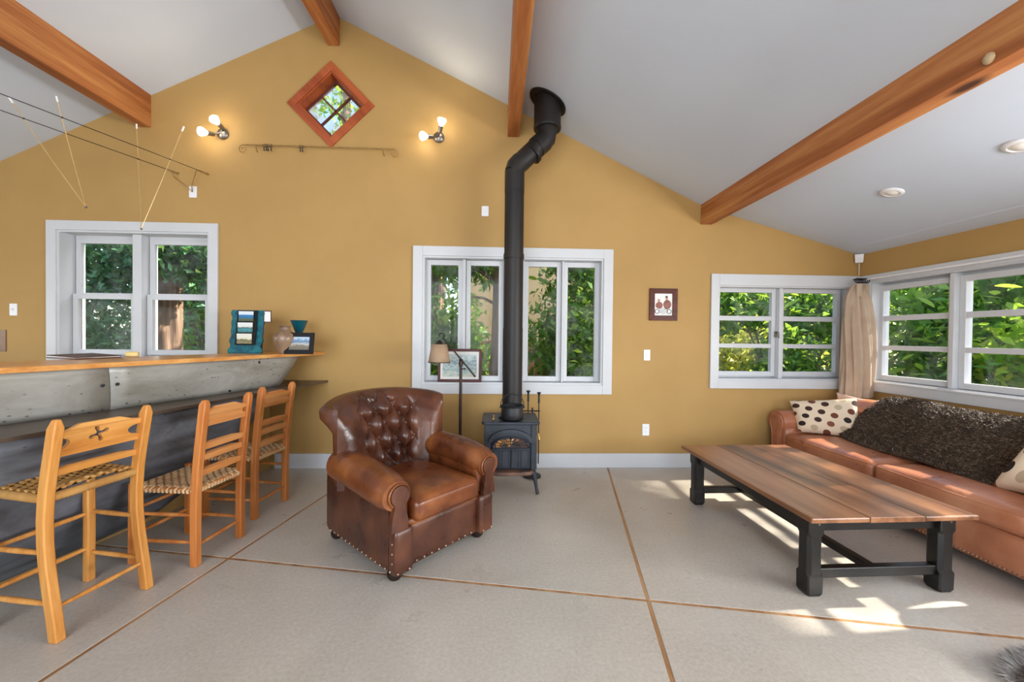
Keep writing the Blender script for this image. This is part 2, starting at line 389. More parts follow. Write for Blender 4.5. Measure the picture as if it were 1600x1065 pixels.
for i in range(3):
    for j in range(3):
        u_0, u_1, v_0, v_1 = us_[i]+SW, us_[i+1]-SW, vs_[j]+SW, vs_[j+1]-SW
        poly = clip_room([gpoint(u_0, v_0), gpoint(u_1, v_0), gpoint(u_1, v_1), gpoint(u_0, v_1)])
        if len(poly) > 2:
            B().prism(poly, lambda x, y: (x, y, 0), lambda x, y: (x, y, -.055)).obj('concrete_slab', 'concrete', fb, bevel=.002)
def strip(a, b):
    p = [gpoint(*q) for q in (a, b)]; d = (Vector(p[1])-Vector(p[0])).normalized(); n = Vector((-d.y, d.x))*(SW-.0006)
    quad = clip_room([tuple(Vector(p[0])-n), tuple(Vector(p[1])-n), tuple(Vector(p[1])+n), tuple(Vector(p[0])+n)])
    if len(quad) > 2: B().prism(quad, lambda x, y: (x, y, -.0012), lambda x, y: (x, y, -.055)).obj('wooden_strip', 'strip', fb)
for v in (vs_[1], vs_[2]):
    for i in range(3): strip((us_[i]+SW, v), (us_[i+1]-SW if i < 2 else us_[3], v))
for u in (us_[1], us_[2]):
    for j in range(3): strip((u, vs_[j]), (u, vs_[j+1]))
# back wall with its openings
O1 = (-4.080, -2.710, 1.030, 2.222); OC = (-.715, 1.040, .812, 2.046); OR = (2.195, 3.560, .872, 1.806)
DC = (-1.590, 3.456); DH = .313
rect = lambda o: [(o[0], o[2]), (o[1], o[2]), (o[1], o[3]), (o[0], o[3])]
gable = [(XL, -.1), (XR+.0, -.1), (XR, ZE+.02), (XB, ZB+.02), (RX, RZ+.02), (XL, roofz(XL)+.02)]
dia = [(DC[0], DC[1]-DH), (DC[0]+DH, DC[1]), (DC[0], DC[1]+DH), (DC[0]-DH, DC[1])]
wb = B().holed(gable, [rect(O1), rect(OC), rect(OR), dia], lambda x, z: (x, D, z), lambda x, z: (x, D+TH, z)).obj('wall_back', 'wall'); tag(wb, None, kind='structure')
ORR = (-3.700, -1.700, .885, 1.840)       # in local x = -y of the right wall
wr = B().holed([(-D-TH, -.1), (-YF, -.1), (-YF, ZE+.02), (-D-TH, ZE+.02)], [rect(ORR), [(-1.2, .885), (2.6, .885), (2.6, 1.84), (-1.2, 1.84)]], lambda x, z: (XR, -x, z), lambda x, z: (XR+TH, -x, z)).obj('wall_right', 'wall'); tag(wr, None, kind='structure')  # second, unseen opening added to admit the right-hand fill lamp
OF = (-3.5, .9, .20, 2.95)  # unseen opening made for the rear fill lamp
wf = B().holed(gable, [rect(OF)], lambda x, z: (x, YF, z), lambda x, z: (x, YF-TH, z)).obj('wall_front', 'wall'); tag(wf, None, kind='structure')
OL = (-2.6, 1.4, .88, 1.82)
wl = B().holed([(YF, -.1), (D+TH, -.1), (D+TH, roofz(XL)+.03), (YF, roofz(XL)+.03)], [[(-y, z) if False else (y, z) for y, z in ((-1.4, .88), (2.6, .88), (2.6, 1.82), (-1.4, 1.82))]], lambda y, z: (XL, y, z), lambda y, z: (XL-TH, y, z)).obj('wall_left', 'wall'); tag(wl, None, kind='structure')  # unseen opening made for the left fill lamp
def slope(x0, x1, xs=None):
    b = B(); y0, y1 = YF-TH, D+TH; xs = [x0]+(xs or [])+[x1]
    P = [(x, roofz(x)) for x in xs]
    poly = P+[(x, z+.14) for x, z in reversed(P)]
    return tag(b.prism(poly, lambda x, z: (x, y0, z), lambda x, z: (x, y1, z)).obj('ceiling', 'ceil'), None, kind='structure')
slope(XL-TH, RX); slope(RX, XB); slope(XB, XR+TH)
bb = B().span((-2.10, D-.016, 0), (XR, D, .14)).obj('baseboard_back', 'white', bevel=.003); tag(bb, None, kind='structure')
bb = B().span((XR-.016, YF, 0), (XR, D-.016, .14)).obj('baseboard_right', 'white', bevel=.003); tag(bb, None, kind='structure')
# faint drywall crease near the right wall
tag(B().add([(3.452, YF, roofz(3.452)-.001), (3.470, YF, roofz(3.470)-.005), (3.63, YF, ZE-.006), (3.63, D, ZE-.006), (3.470, D, roofz(3.470)-.005), (3.452, D, roofz(3.452)-.001)], [(0, 1, 4, 5), (1, 2, 3, 4)]).obj('trim_1', 'ceil'), None, kind='structure')
# beams
def beam(x0, x1, z0, label):
    zs = lambda x: roofz(x)+.01
    if x0 < RX < x1: poly = [(x0, z0), (x1, z0), (x1, zs(x1)), (RX, zs(RX)), (x0, zs(x0))]
    else: poly = [(x0, z0), (x1, z0), (x1, zs(x1)), (x0, zs(x0))]
    o = B().prism(poly, lambda x, z: (x, YF, z), lambda x, z: (x, D, z)).obj('ceiling_beam', 'beam', bevel=.004)
    return tag(o, label, 'beam', 'exposed wooden ceiling beams')
beam(-3.353, -3.242, 3.191, 'knotty orange wood beam above the bar, leftmost of the four')
beam(-1.627, -1.514, 4.012, 'orange wood ridge beam at the peak above the diamond window')
beam(.086, .199, 3.205, 'orange wood beam whose end stops just left of the stove pipe collar')
bR = beam(2.001, 2.113, 2.404, 'long orange wood beam at the right where ceiling turns lower')
kn = B().sphere((1.996, 1.55, 2.435), .022, 8, 6, (.6, 1, 1.1)).obj('wood_plug', plain('tan_plug', srgb(176, 150, 112), srgb(190, 164, 126), 20, .6), bR, 60); kn['label'] = 'pale tan wooden plug'

# ------------------------------------------------------------------ windows
def boards(par, x0, x1, z0, z1, w, t, mat, name='casing_board', head=True):
    """four boards around an opening, on the room face of the wall"""
    B().span((x0-w, -t, z0-w), (x0, 0, z1+w)).obj(name, mat, par, bevel=.003)
    B().span((x1, -t, z0-w), (x1+w, 0, z1+w)).obj(name, mat, par, bevel=.003)
    B().span((x0, -t, z1), (x1, 0, z1+w)).obj(name, mat, par, bevel=.003)
    B().span((x0, -t, z0-w), (x1, 0, z0)).obj(name, mat, par, bevel=.003)
def jambs(par, x0, x1, z0, z1, d, t, mat, name='jamb'):
    B().span((x0-.001, -.006, z0), (x0+t, d, z1)).obj(name, mat, par)
    B().span((x1-t, -.006, z0), (x1+.001, d, z1)).obj(name, mat, par)
    B().span((x0+t, -.006, z1-t), (x1-t, d, z1+.001)).obj(name, mat, par)
    B().span((x0+t, -.006, z0-.001), (x1-t, d, z0+t)).obj('window_sill', mat, par)
def stop_frame(par, o, holes, y0, y1, mat):
    B().holed(rect(o), [rect(h) for h in holes], lambda x, z: (x, y0, z), lambda x, z: (x, y1, z)).obj('window_frame', mat, par)
def sash(par, x0, x1, z0, z1, y, rail, depth, mat, rows=None, side=None):
    """rails and stiles as one sash frame, muntin bars, and each pane, around the glass area"""
    s = side or rail
    f = B()
    f.span((x0-s, y-depth/2, z0-rail), (x0, y+depth/2, z1+rail)); f.span((x1, y-depth/2, z0-rail), (x1+s, y+depth/2, z1+rail))
    f.span((x0, y-depth/2, z1), (x1, y+depth/2, z1+rail)); f.span((x0, y-depth/2, z0-rail), (x1, y+depth/2, z0))
    so = f.obj('sash', mat, par, bevel=.002)
    rows = rows or [(z0, z1)]
    for a, b in zip(rows[:-1], rows[1:]): B().span((x0, y-depth*.4, a[1]), (x1, y+depth*.4, b[0])).obj('muntin', mat, so, bevel=.002)
    for a in rows: B().span((x0-.004, y-.002, a[0]-.004), (x1+.004, y+.002, a[1]+.004)).obj('pane', 'glass', so)
    return so
w1 = thing('window_1', 'white double-hung window pair behind the bar', None, (0, D, 0), 0, kind='structure')
boards(w1, *O1, .086, .022, 'white'); jambs(w1, *O1, TH, .018, 'white')
B().span((-3.452, .045, O1[2]+.018), (-3.372, TH, O1[3]-.018)).obj('mullion', 'white', w1, bevel=.003)
for a, b in ((-4.000, -3.505), (-3.315, -2.815)):
    sash(w1, a, b, 1.655, 2.130, .14, .045, .03, 'white'); sash(w1, a+.004, b-.004, 1.113, 1.594, .108, .048, .03, 'white')
    B().span((a-.05, .13, 2.176), (b+.05, TH, 2.206)).obj('head_stop', 'white', w1)
stop_frame(w1, O1, [(-4.02, -3.485, 1.09, 2.15), (-3.335, -2.795, 1.09, 2.15)], .157, .185, 'white')
w2 = thing('window_2', 'white window of four tall narrow casements behind the stove pipe', None, (0, D, 0), 0, kind='structure')
boards(w2, *OC, .092, .022, 'white'); jambs(w2, *OC, TH, .018, 'white')
PC = ((-.653, -.384), (-.261, .018), (.313, .597), (.706, .981))
for a, b in PC: sash(w2, a, b, .884, 1.976, .11, .05, .04, 'white', side=.044)
for a, b in ((-.338, -.307), (.064, .267), (.643, .660)): B().span((a, .05, OC[2]+.018), (b, TH, OC[3]-.018)).obj('mullion', 'white', w2, bevel=.003)
stop_frame(w2, OC, [(a-.02, b+.02, .862, 1.998) for a, b in PC], .131, .16, 'white')
ROWS = [(.949, 1.189), (1.231, 1.466), (1.514, 1.753)]
w3 = thing('window_3', 'white two-sash window with three lights each, beside the curtain', None, (0, D, 0), 0, kind='structure')
B().span((2.114, -.022, .787), (2.195, 0, 1.92)).obj('casing_board', 'white', w3, bevel=.003)
B().span((2.195, -.022, 1.806), (3.625, 0, 1.92)).obj('casing_board', 'white', w3, bevel=.003)
B().span((2.195, -.022, .787), (3.60, 0, .872)).obj('casing_board', 'white', w3, bevel=.003)
B().span((3.560, -.022, .872), (3.625, 0, 1.806)).obj('casing_board', 'white', w3, bevel=.003)
jambs(w3, *OR, TH, .012, 'white')
for a, b in ((2.257, 2.805), (2.932, 3.487)): sash(w3, a, b, .949, 1.753, .11, .048, .04, 'white', ROWS, .043)
B().span((2.850, .04, OR[2]+.012), (2.888, TH, OR[3]-.012)).obj('mullion', 'white', w3, bevel=.003)
stop_frame(w3, OR, [(2.237, 2.825, .929, 1.773), (2.912, 3.507, .929, 1.773)], .131, .16, 'white')
hb = B().span((2.836, .068, 1.30), (2.848, .09, 1.36)).tube([(2.842, .07, 1.35), (2.842, .035, 1.35), (2.842, .032, 1.29)], .006, 8).obj('latch', 'nickel', w3, 40)
w4 = thing('window_4', 'wide white window bank above the leather sofa', None, (XR, 0, 0), rad(-90), kind='structure')
B().span((-3.835, -.022, 1.840), (-1.62, 0, 1.912)).obj('casing_board', 'white', w4, bevel=.003)
B().span((-3.835, -.022, .793), (-1.62, 0, .885)).obj('casing_board', 'white', w4, bevel=.003)
B().span((-3.835, -.022, .885), (-3.700, 0, 1.840)).obj('casing_board', 'white', w4, bevel=.003)
B().span((-1.70, -.022, .885), (-1.62, 0, 1.840)).obj('casing_board', 'white', w4, bevel=.003)
jambs(w4, *ORR, TH, .012, 'white')
B().span((-3.70, -.03, .872), (-1.70, -.0, .890)).obj('stool_board', 'white', w4, bevel=.004)
for a, b in ((-3.655, -3.105), (-2.985, -2.435), (-2.315, -1.765)): sash(w4, a, b, .949, 1.757, .095, .048, .04, 'white', ROWS, .042)
for c in (-3.045, -2.375): B().span((c-.017, .03, ORR[2]+.012), (c+.017, TH, ORR[3]-.012)).obj('mullion', 'white', w4, bevel=.003)
stop_frame(w4, ORR, [(a-.02, b+.02, .929, 1.777) for a, b in ((-3.655, -3.105), (-2.985, -2.435), (-2.315, -1.765))], .116, .16, 'white')
w5 = thing('window_5', 'small diamond window with four panes and redwood casing', None, (DC[0], D, DC[1]), 0, kind='structure')
w5.rotation_euler = (0, rad(45), 0)
ho, hi, hp = .288, .2215, .190
boards(w5, -hi, hi, -hi, hi, ho-hi, .02, 'diamond'); jambs(w5, -hi, hi, -hi, hi, TH, .014, 'diamond')
f = B(); y = .115
for sx in (-1, 1): f.span((sx*hp, y-.015, -hp-.024), (sx*(hp+.024), y+.015, hp+.024)); f.span((-hp, y-.015, sx*hp), (hp, y+.015, sx*(hp+.024)))
so = f.obj('sash', 'diamond_dark', w5, bevel=.002)
B().span((-.008, y-.012, -hp), (.008, y+.012, hp)).obj('muntin', 'diamond_dark', so); B().span((-hp, y-.012, -.008), (hp, y+.012, .008)).obj('muntin', 'diamond_dark', so)
for sx in (-1, 1):
    for sz in (-1, 1): B().span((sx*.006, y-.002, sz*.006), (sx*(hp+.003), y+.002, sz*(hp+.003))).obj('pane', 'glass_hazy', so)
w6 = thing('window_6', 'invented glazed doors behind the camera that let the fill lamp in', None, (0, YF, 0), 0, kind='structure')  # unseen door frame added around the rear fill lamp's opening
f = B()
for i in range(5): x = -3.5+1.1*i; f.span((x-.035, -.10, .20), (x+.035, -.04, 2.95))
f.span((-3.5, -.10, .20), (.9, -.04, .28)).span((-3.5, -.10, 2.87), (.9, -.04, 2.95)); f.obj('door_frame', 'white', w6)

# ================================================================== GARDEN outside the windows
gr = B().span((-40, D+TH+.05, -.5), (40, 45, -.35)).obj('ground', 'soil'); tag(gr, None, kind='structure')
gr2 = B().span((XR+TH+.05, -25, -.5), (40, D+TH+.05, -.35)).obj('ground', 'soil'); tag(gr2, None, kind='structure')
def leaves(c, r, n, size, seed, mat, name='foliage', parent=None, shell=.45, droop=0.0, asp=.45, up=.3):
    g = np.random.default_rng(seed)
    d = g.normal(size=(n, 3)); d /= np.linalg.norm(d, axis=1)[:, None]
    rad_ = (shell+(1-shell)*g.random(n))[:, None]
    # lumpy crown
    lump = 1+.16*np.sin(d[:, :1]*5+seed)+.14*np.sin(d[:, 1:2]*6+seed*2)+.12*np.sin(d[:, 2:]*7+seed*3)
    p = np.array(c)+d*rad_*lump*np.array(r)
    a = g.normal(size=(n, 3)); a[:, 2] -= droop; a /= np.linalg.norm(a, axis=1)[:, None]
    nrm = d*.8+g.normal(size=(n, 3))*.7; nrm[:, 2] += up; b = np.cross(nrm, a); b /= np.linalg.norm(b, axis=1)[:, None]+1e-9
    nn = np.cross(a, b); L = (size*(.55+.9*g.random(n)))[:, None]
    v = np.empty((n, 4, 3)); v[:, 0] = p-a*L*.5; v[:, 1] = p+b*L*asp*.5+nn*L*.10; v[:, 2] = p+a*L*.5-nn*L*.05; v[:, 3] = p-b*L*asp*.5+nn*L*.10
    V = v.reshape(-1, 3); idx = np.arange(4*n, dtype=np.int32)
    me = bpy.data.meshes.new(name); me.vertices.add(4*n); me.vertices.foreach_set('co', V.ravel()); me.loops.add(4*n); me.loops.foreach_set('vertex_index', idx)
    me.polygons.add(n); me.polygons.foreach_set('loop_start', np.arange(0, 4*n, 4, dtype=np.int32)); me.polygons.foreach_set('loop_total', np.full(n, 4, dtype=np.int32))
    me.materials.append(MAT[mat]); me.update(); me.validate()
    o = bpy.data.objects.new(name, me); COL.objects.link(o); o.parent = parent; o['kind'] = 'stuff'
    return o
def trunk(par, base, h, r0_, r1_, lean=(0, 0), seed=1, flare=1.5, name='trunk', rings=18, n=20):
    g = random.Random(seed); ph = [g.random()*6 for _ in range(4)]
    def fn(u, v):
        a = 2*pi*u; z = h*v; r = r0_+(r1_-r0_)*v; r *= 1+(flare-1)*math.exp(-z/.5)
        r *= 1+.07*sin(5*a+ph[0]+z*.4)+.05*sin(9*a+ph[1]+z*.7)+.03*sin(15*a+ph[2]-z)
        return (base[0]+lean[0]*z+r*cos(a), base[1]+lean[1]*z+r*sin(a), base[2]+z)
    return B().grid(fn, n*2, rings, wrapu=True).obj(name, 'bark', par, 60)
def tree(label, base, h, r0_, r1_, crowns, mat, seed, size=.12, lean=(0, 0), flare=1.5, group='garden trees', cat='tree', droop=0., limbs=(), shell=.35):
    t = thing('garden_tree', label, cat, base, 0, group)
    trunk(t, (0, 0, 0), h, r0_, r1_, lean, seed, flare)
    for pts, r in limbs: B().tube(pts, [r*(1-.6*i/(len(pts)-1)) for i in range(len(pts))], 7).obj('branch', 'bark', t, 60)
    for k, (c, r, n) in enumerate(crowns): leaves(c, r, n, size, seed*13+k, mat, 'foliage', t, shell, droop)
    return t
def big_leaf(L, w, mat):
    b = B(); P = []
    for i in range(5):
        t = i/4; ww = w*sin(pi*min(1, t*.92+.04))**.8; z = -.18*L*t*t
        P.append(((-ww, L*t, z+.06*w), (0, L*t, z), (ww, L*t, z+.06*w)))
    vs = [q for p in P for q in p]; fs = []
    for i in range(4):
        a = i*3; fs += [(a, a+1, a+4, a+3), (a+1, a+2, a+5, a+4)]
    b.add(vs, fs); return b.obj('leaf', mat, None, 60, fixn=False)
LEAF_PROTO = [big_leaf(.17, .035, 'leaf_mid'), big_leaf(.20, .04, 'leaf_bright'), big_leaf(.15, .045, 'leaf_bright')]
def shrub(label, base, crowns, mat, seed, size, nbig=0, region=None, cat='shrub', group='garden shrubs', stems=3, shell=.3):
    t = thing('garden_shrub', label, cat, base, 0, group); g = random.Random(seed)
    for k in range(stems):
        c, r, n = crowns[k % len(crowns)]
        B().tube([(g.uniform(-.1, .1), g.uniform(-.1, .1), 0), (c[0]*.5+g.uniform(-.1, .1), c[1]*.5, c[2]*.5), (c[0]+g.uniform(-.3, .3)*r[0], c[1]+g.uniform(-.3, .3)*r[1], c[2]+r[2]*.5)], [.03, .02, .008], 6).obj('stem', 'bark', t, 60)
    for k, (c, r, n) in enumerate(crowns): leaves(c, r, n, size, seed*17+k, mat, 'foliage', t, shell, .5)
    for k in range(nbig):
        o = LEAF_PROTO[k % 3].copy(); COL.objects.link(o); o.parent = t
        o.location = tuple(g.uniform(a, b)-base[i] for i, (a, b) in enumerate(region)); o.rotation_euler = (g.uniform(-.6, .5), g.uniform(-.5, .5), g.uniform(0, 6.28)); s = g.uniform(.7, 1.25); o.scale = (s, s, s)
    return t
GZ = -.35
# behind the left window
tree('thick brown cedar trunk seen through the right half of the left window', (-4.90, 6.05, GZ), 6.0, .20, .17, [((.3, .6, 3.3), (1.5, 1.0, 1.0), 5200), ((.6, -.3, 2.75), (.9, .45, .36), 2200)], 'leaf_dark', 3, .13, flare=1.55, droop=.6)
shrub('dense dark green shrub filling the left half of the left window', (-6.9, 6.6, GZ), [((0, 0, 1.0), (1.5, .7, 1.2), 15000), ((.2, .3, 2.9), (1.5, .8, 1.3), 10000)], 'leaf_dark', 5, .11)
shrub('mid green shrub with light leaf tips behind the cedar trunk', (-4.2, 8.3, GZ), [((0, 0, 1.6), (2.2, .9, 1.6), 9000), ((.3, .2, 3.3), (2.2, .9, 1.2), 7000)], 'leaf_mid', 6, .13)
tag(B().tube([(-4.75, 7.3, GZ+.75), (-4.2, 7.25, GZ+.95), (-3.55, 7.2, GZ+1.02)], [.10, .11, .08], 12).obj('fallen_log', plain('red_brown_log', srgb(96, 62, 50), srgb(140, 100, 84), 8, .9), smooth=60), 'red-brown log lying on the ground right of the cedar trunk', 'log')
# behind the centre window
tree('pale straight trunk in the leftmost narrow pane of the centre window', (-1.06, 7.2, GZ), 6.5, .13, .11, [((.0, .8, 4.6), (1.5, 1.2, 1.0), 3600)], 'leaf_mid', 8, .12, flare=1.2)
tree('dark leaning trunk with side branch in the second narrow pane', (.10, 6.0, GZ), 5.0, .21, .14, [((-.5, .5, 3.4), (1.5, .8, .7), 3000), ((-.55, .1, 2.75), (.7, .4, .38), 900)], 'leaf_mid', 9, .12, lean=(.015, 0), flare=1.5,
     limbs=(([(0, 0, 2.35), (-.35, .05, 2.62), (-.75, .1, 2.75)], .045), ([(0, 0, 2.05), (-.3, -.05, 2.2), (-.55, -.1, 2.22)], .028)))
shrub('glossy green laurel shrub in the two right panes of the centre window', (1.55, 6.3, GZ), [((-.45, 0, 1.45), (.75, .5, 1.1), 3200), ((.45, .2, 1.9), (.7, .5, 1.2), 2800), ((-.1, .1, 2.9), (1.1, .6, .7), 2400)], 'leaf_mid', 10, .13, 70, ((.55, 2.3), (5.7, 6.3), (.8, 2.6)), shell=.3)
shrub('low leafy shrub beside the pale trunk outside', (-.78, 6.7, GZ), [((.05, .0, 1.5), (.6, .4, .9), 2200), ((.25, .1, .9), (.7, .45, .7), 1500)], 'leaf_mid', 11, .11, 40, ((-1.0, -.35), (6.2, 6.6), (.6, 2.0)))
nb = thing('neighbour_house', 'peach stucco neighbouring house beyond the centre window', 'house', (0, 0, 0))
B().span((-1.0, 11.0, GZ), (4.6, 14, 4.6)).obj('house_wall', 'peach', nb)
B().span((-1.0, 10.92, GZ), (1.6, 11.0, 1.15)).obj('brick_base', 'brickred', nb)
B().span((-1.2, 10.8, 4.6), (4.8, 14.2, 4.75)).obj('roof', 'graywood', nb)
sh = thing('garden_shed', 'grey clapboard shed corner low in the leftmost centre pane', 'shed', (-1.62, 7.9, GZ))
for k in range(9): B().box((0, 0, .15+k*.22), (.9, .12, .20), (rad(-8), 0, 0)).obj('clapboard', 'graywood', sh)
B().span((-.43, .08, 0), (.43, .8, 2.0)).obj('shed_body', 'graywood', sh)
# behind the right back window and right wall: sunlit leaves
shrub('loose sunlit shrub with arching stems behind the two-sash window', (4.75, 6.3, GZ), [((0, 0, 1.15), (.75, .45, .7), 1700), ((-.6, .3, 2.2), (.9, .5, .6), 2000), ((.7, .2, 2.1), (.8, .5, .8), 2200)], 'leaf_mid', 12, .13, 70, ((3.9, 5.7), (5.6, 6.2), (.6, 2.2)), stems=5)
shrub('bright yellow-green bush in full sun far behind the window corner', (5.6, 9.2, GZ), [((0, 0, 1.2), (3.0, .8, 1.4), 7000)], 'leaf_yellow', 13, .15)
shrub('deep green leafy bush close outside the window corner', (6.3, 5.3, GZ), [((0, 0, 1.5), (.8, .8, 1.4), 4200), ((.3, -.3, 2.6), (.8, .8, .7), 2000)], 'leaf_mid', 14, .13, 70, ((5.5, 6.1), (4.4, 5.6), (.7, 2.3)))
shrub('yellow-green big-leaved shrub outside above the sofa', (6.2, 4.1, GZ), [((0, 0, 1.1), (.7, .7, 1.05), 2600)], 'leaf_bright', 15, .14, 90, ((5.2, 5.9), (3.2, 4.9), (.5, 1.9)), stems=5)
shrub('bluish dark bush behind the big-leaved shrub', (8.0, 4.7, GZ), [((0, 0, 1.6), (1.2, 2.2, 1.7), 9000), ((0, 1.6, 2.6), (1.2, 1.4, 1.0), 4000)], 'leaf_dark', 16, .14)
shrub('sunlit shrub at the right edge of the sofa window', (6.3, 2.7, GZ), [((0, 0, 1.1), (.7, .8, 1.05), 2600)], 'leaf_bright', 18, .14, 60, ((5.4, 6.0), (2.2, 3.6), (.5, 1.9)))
tree('tall unseen shade tree right of the house, its crowns shaped to block sun', (11.2, 2.4, GZ), 6.0, .3, .22, [((-2.0, 0, 6.66), (1.0, 4.8, .85), 10000), ((-.6, 0, 7.67), (1.1, 4.8, .9), 11000), ((.8, 0, 8.70), (1.1, 4.8, .9), 11000), ((-.3, 0, 8.85), (1.6, 4.6, 1.0), 11000)], 'leaf_mid', 20, .20, shell=.0)  # low crown edges placed to stop the sun short of the table
tree('far broad tree filling the view behind the left window', (-8.5, 11.5, GZ), 5.0, .3, .22, [((1.5, 0, 3.6), (4.8, 1.2, 3.6), 15000)], 'leaf_dark', 21, .2)
tree('far broad tree above the neighbouring house', (1.2, 19.0, GZ), 6.0, .3, .2, [((-1.5, 0, 7.0), (6.5, 1.5, 4.0), 14000)], 'leaf_mid', 22, .26)
tree('far tree left of the neighbouring house', (-4.2, 13.5, GZ), 5.0, .2, .16, [((0, 0, 3.0), (2.2, 1.0, 3.0), 7000)], 'leaf_mid', 23, .2)
tree('far tree behind the yellow-green bush', (10.5, 12.5, GZ), 5.0, .3, .2, [((0, 0, 3.4), (5.0, 1.4, 3.2), 12000)], 'leaf_mid', 24, .22)
tree('far tree beyond the bluish dark bush', (13.5, 7.5, GZ), 5.0, .3, .2, [((0, 0, 2.4), (1.6, 5.0, 2.6), 12000)], 'leaf_mid', 25, .22)
tree('tall pale tree high outside the diamond window', (-3.6, 9.5, GZ), 8.0, .16, .1, [((0, 0, 7.6), (1.7, .8, 2.0), 1100)], 'leaf_bright', 27, .16)
for o in LEAF_PROTO: bpy.data.objects.remove(o)

# ================================================================== BAR
def Lx(y): return -1.604-.187*(D-y)          # front edge of the lower ledge
def Tx(y): return -1.641-.3055*(D-y)         # front edge of the wooden top
YN = .75                                      # near end of the bar, outside the picture
bar = thing('bar_counter', 'long metal-clad bar with flared grey zinc front and low steel ledge', 'bar counter', (-2.1, 2.3, 0))
bo = Vector((-2.1, 2.3, 0)); sub_ = lambda p: (p[0]-bo.x, p[1]-bo.y, p[2])
pw = B().add([sub_(p) for p in ((Lx(D-.002)-.545, D-.002, 0), (Lx(YN)-.545, YN, 0), (Lx(YN)-.70, YN, 0), (Lx(D-.002)-.70, D-.002, 0),
    (Lx(D-.002)-.545, D-.002, 1.083), (Lx(YN)-.545, YN, 1.083), (Lx(YN)-.70, YN, 1.083), (Lx(D-.002)-.70, D-.002, 1.083))],
    [(0, 1, 2, 3), (4, 5, 6, 7), (0, 1, 5, 4), (1, 2, 6, 5), (2, 3, 7, 6), (3, 0, 4, 7)]).obj('half_wall', 'wall', bar)
# lower hull: bow-ended sheet that leans back to the floor
prof = [(.82, .035), (.70, .075), (.55, .135), (.45, .18), (.30, .255), (.18, .325), (.10, .39), (.055, .46), (.045, .53)]
bowy = lambda z: 3.16 - (.82-z)*.34 - max(0, .45-z)*.75
def hull(u, v):
    i = v*(len(prof)-1); k = min(int(i), len(prof)-2); t = i-k
    z = prof[k][0]*(1-t)+prof[k+1][0]*t; ins = prof[k][1]*(1-t)+prof[k+1][1]*t
    y = bowy(z)+(YN-bowy(z))*u
    return sub_((Lx(y)-ins, y, z))
ho_ = B().grid(hull, 24, 17).obj('lower_panel', 'zinc_shaded', bar, 50); m_ = ho_.modifiers.new('solid', 'SOLIDIFY'); m_.thickness = .006; m_.offset = 0
# bow cheek closing the end of the hull
ck = [hull(0, j/16) for j in range(17)]
B().add(ck+[sub_((Lx(bowy(.82))-.545, bowy(.82), .82)), sub_((Lx(bowy(.045))-.545, bowy(.045), .045))], [tuple(range(17))+(18, 17)]).obj('bow_cheek', 'zinc_shaded', bar)
# ledge
lg = [(Lx(D-.002), D-.002), (Lx(YN), YN), (Lx(YN)-.545, YN), (Lx(D-.002)-.545, D-.002)]
B().prism([sub_((*p, 0))[:2] for p in lg], lambda x, y: (x, y, .822), lambda x, y: (x, y, .841)).obj('steel_ledge', 'ledge', bar, bevel=.002)
# upper fascia: panels of zinc, leaning in towards the ledge; bow end cut on the slant
def fasc(y, v, yb):      # v 0 top .. 1 bottom
    yy = y
    xt = Tx(yy)-.022; xb = -1.822-.32*(3.428-yy)
    bul = .006*sin(pi*v)
    return sub_((xt*(1-v)+xb*v+bul, yy, 1.084*(1-v)+.842*v))
segs = [(None, 2.268), (2.265, YN)]
for a, b_ in segs:
    def fn(u, v, a=a, b_=b_):
        top, bot = (3.375, 3.36) if a is None else (a, a)
        y0 = top+(bot-top)*v - (0 if a else .0)
        if a is None: y0 = 3.56-.16*v
        if a is not None: y0 = a+.045*v
        e_ = b_+.045*v
        return fasc(y0+(e_-y0)*u, v, 0)
    o = B().grid(fn, 14, 9).obj('zinc_panel', 'zinc', bar, 50); m_ = o.modifiers.new('solid', 'SOLIDIFY'); m_.thickness = .006; m_.offset = -1
endp = [fasc(3.56-.16*j/8, j/8, 0) for j in range(9)]
B().add(endp+[sub_((Lx(3.40)-.545, 3.40, .842)), sub_((Lx(3.56)-.545, 3.56, 1.084))], [tuple(range(11))]).obj('end_panel', 'zinc', bar)
for yy, v, n_ in ((3.18, .12, 1), (2.98, .93, 1), (2.252, .40, 1), (2.315, .40, 1)):
    p = fasc(yy, v, 0); B().lathe([(0, 0), (.011, 0), (.011, .005), (.0, .007)], 10, (p[0]+.002, p[1], p[2]), (1, -.3, 0)).obj('rivet', 'iron', bar, 40)
for k in range(3):
    p = fasc(2.83+.022*k, .47, 0); B().lathe([(0, 0), (.006, 0), (.005, .004), (0, .005)], 8, (p[0]+.002, p[1], p[2]), (1, -.3, 0)).obj('rivet', 'nickel', bar, 40)
# wooden top: one continuous board
tw = lambda y: .42+.10*(D-y)
tp = [(Tx(D-.002), D-.002), (Tx(YN), YN), (Tx(YN)-tw(YN), YN), (Tx(D-.002)-tw(D), D-.002)]
bt = B().prism([(x-(-2.1), y-2.3) for x, y in tp], lambda x, y: (x, y, 1.085), lambda x, y: (x, y, 1.112)).obj('wooden_worktop', 'bartop', None, bevel=.003, loc=(-2.1, 2.3, 0))
tag(bt, 'long honey-coloured bamboo board topping the metal bar', 'worktop')
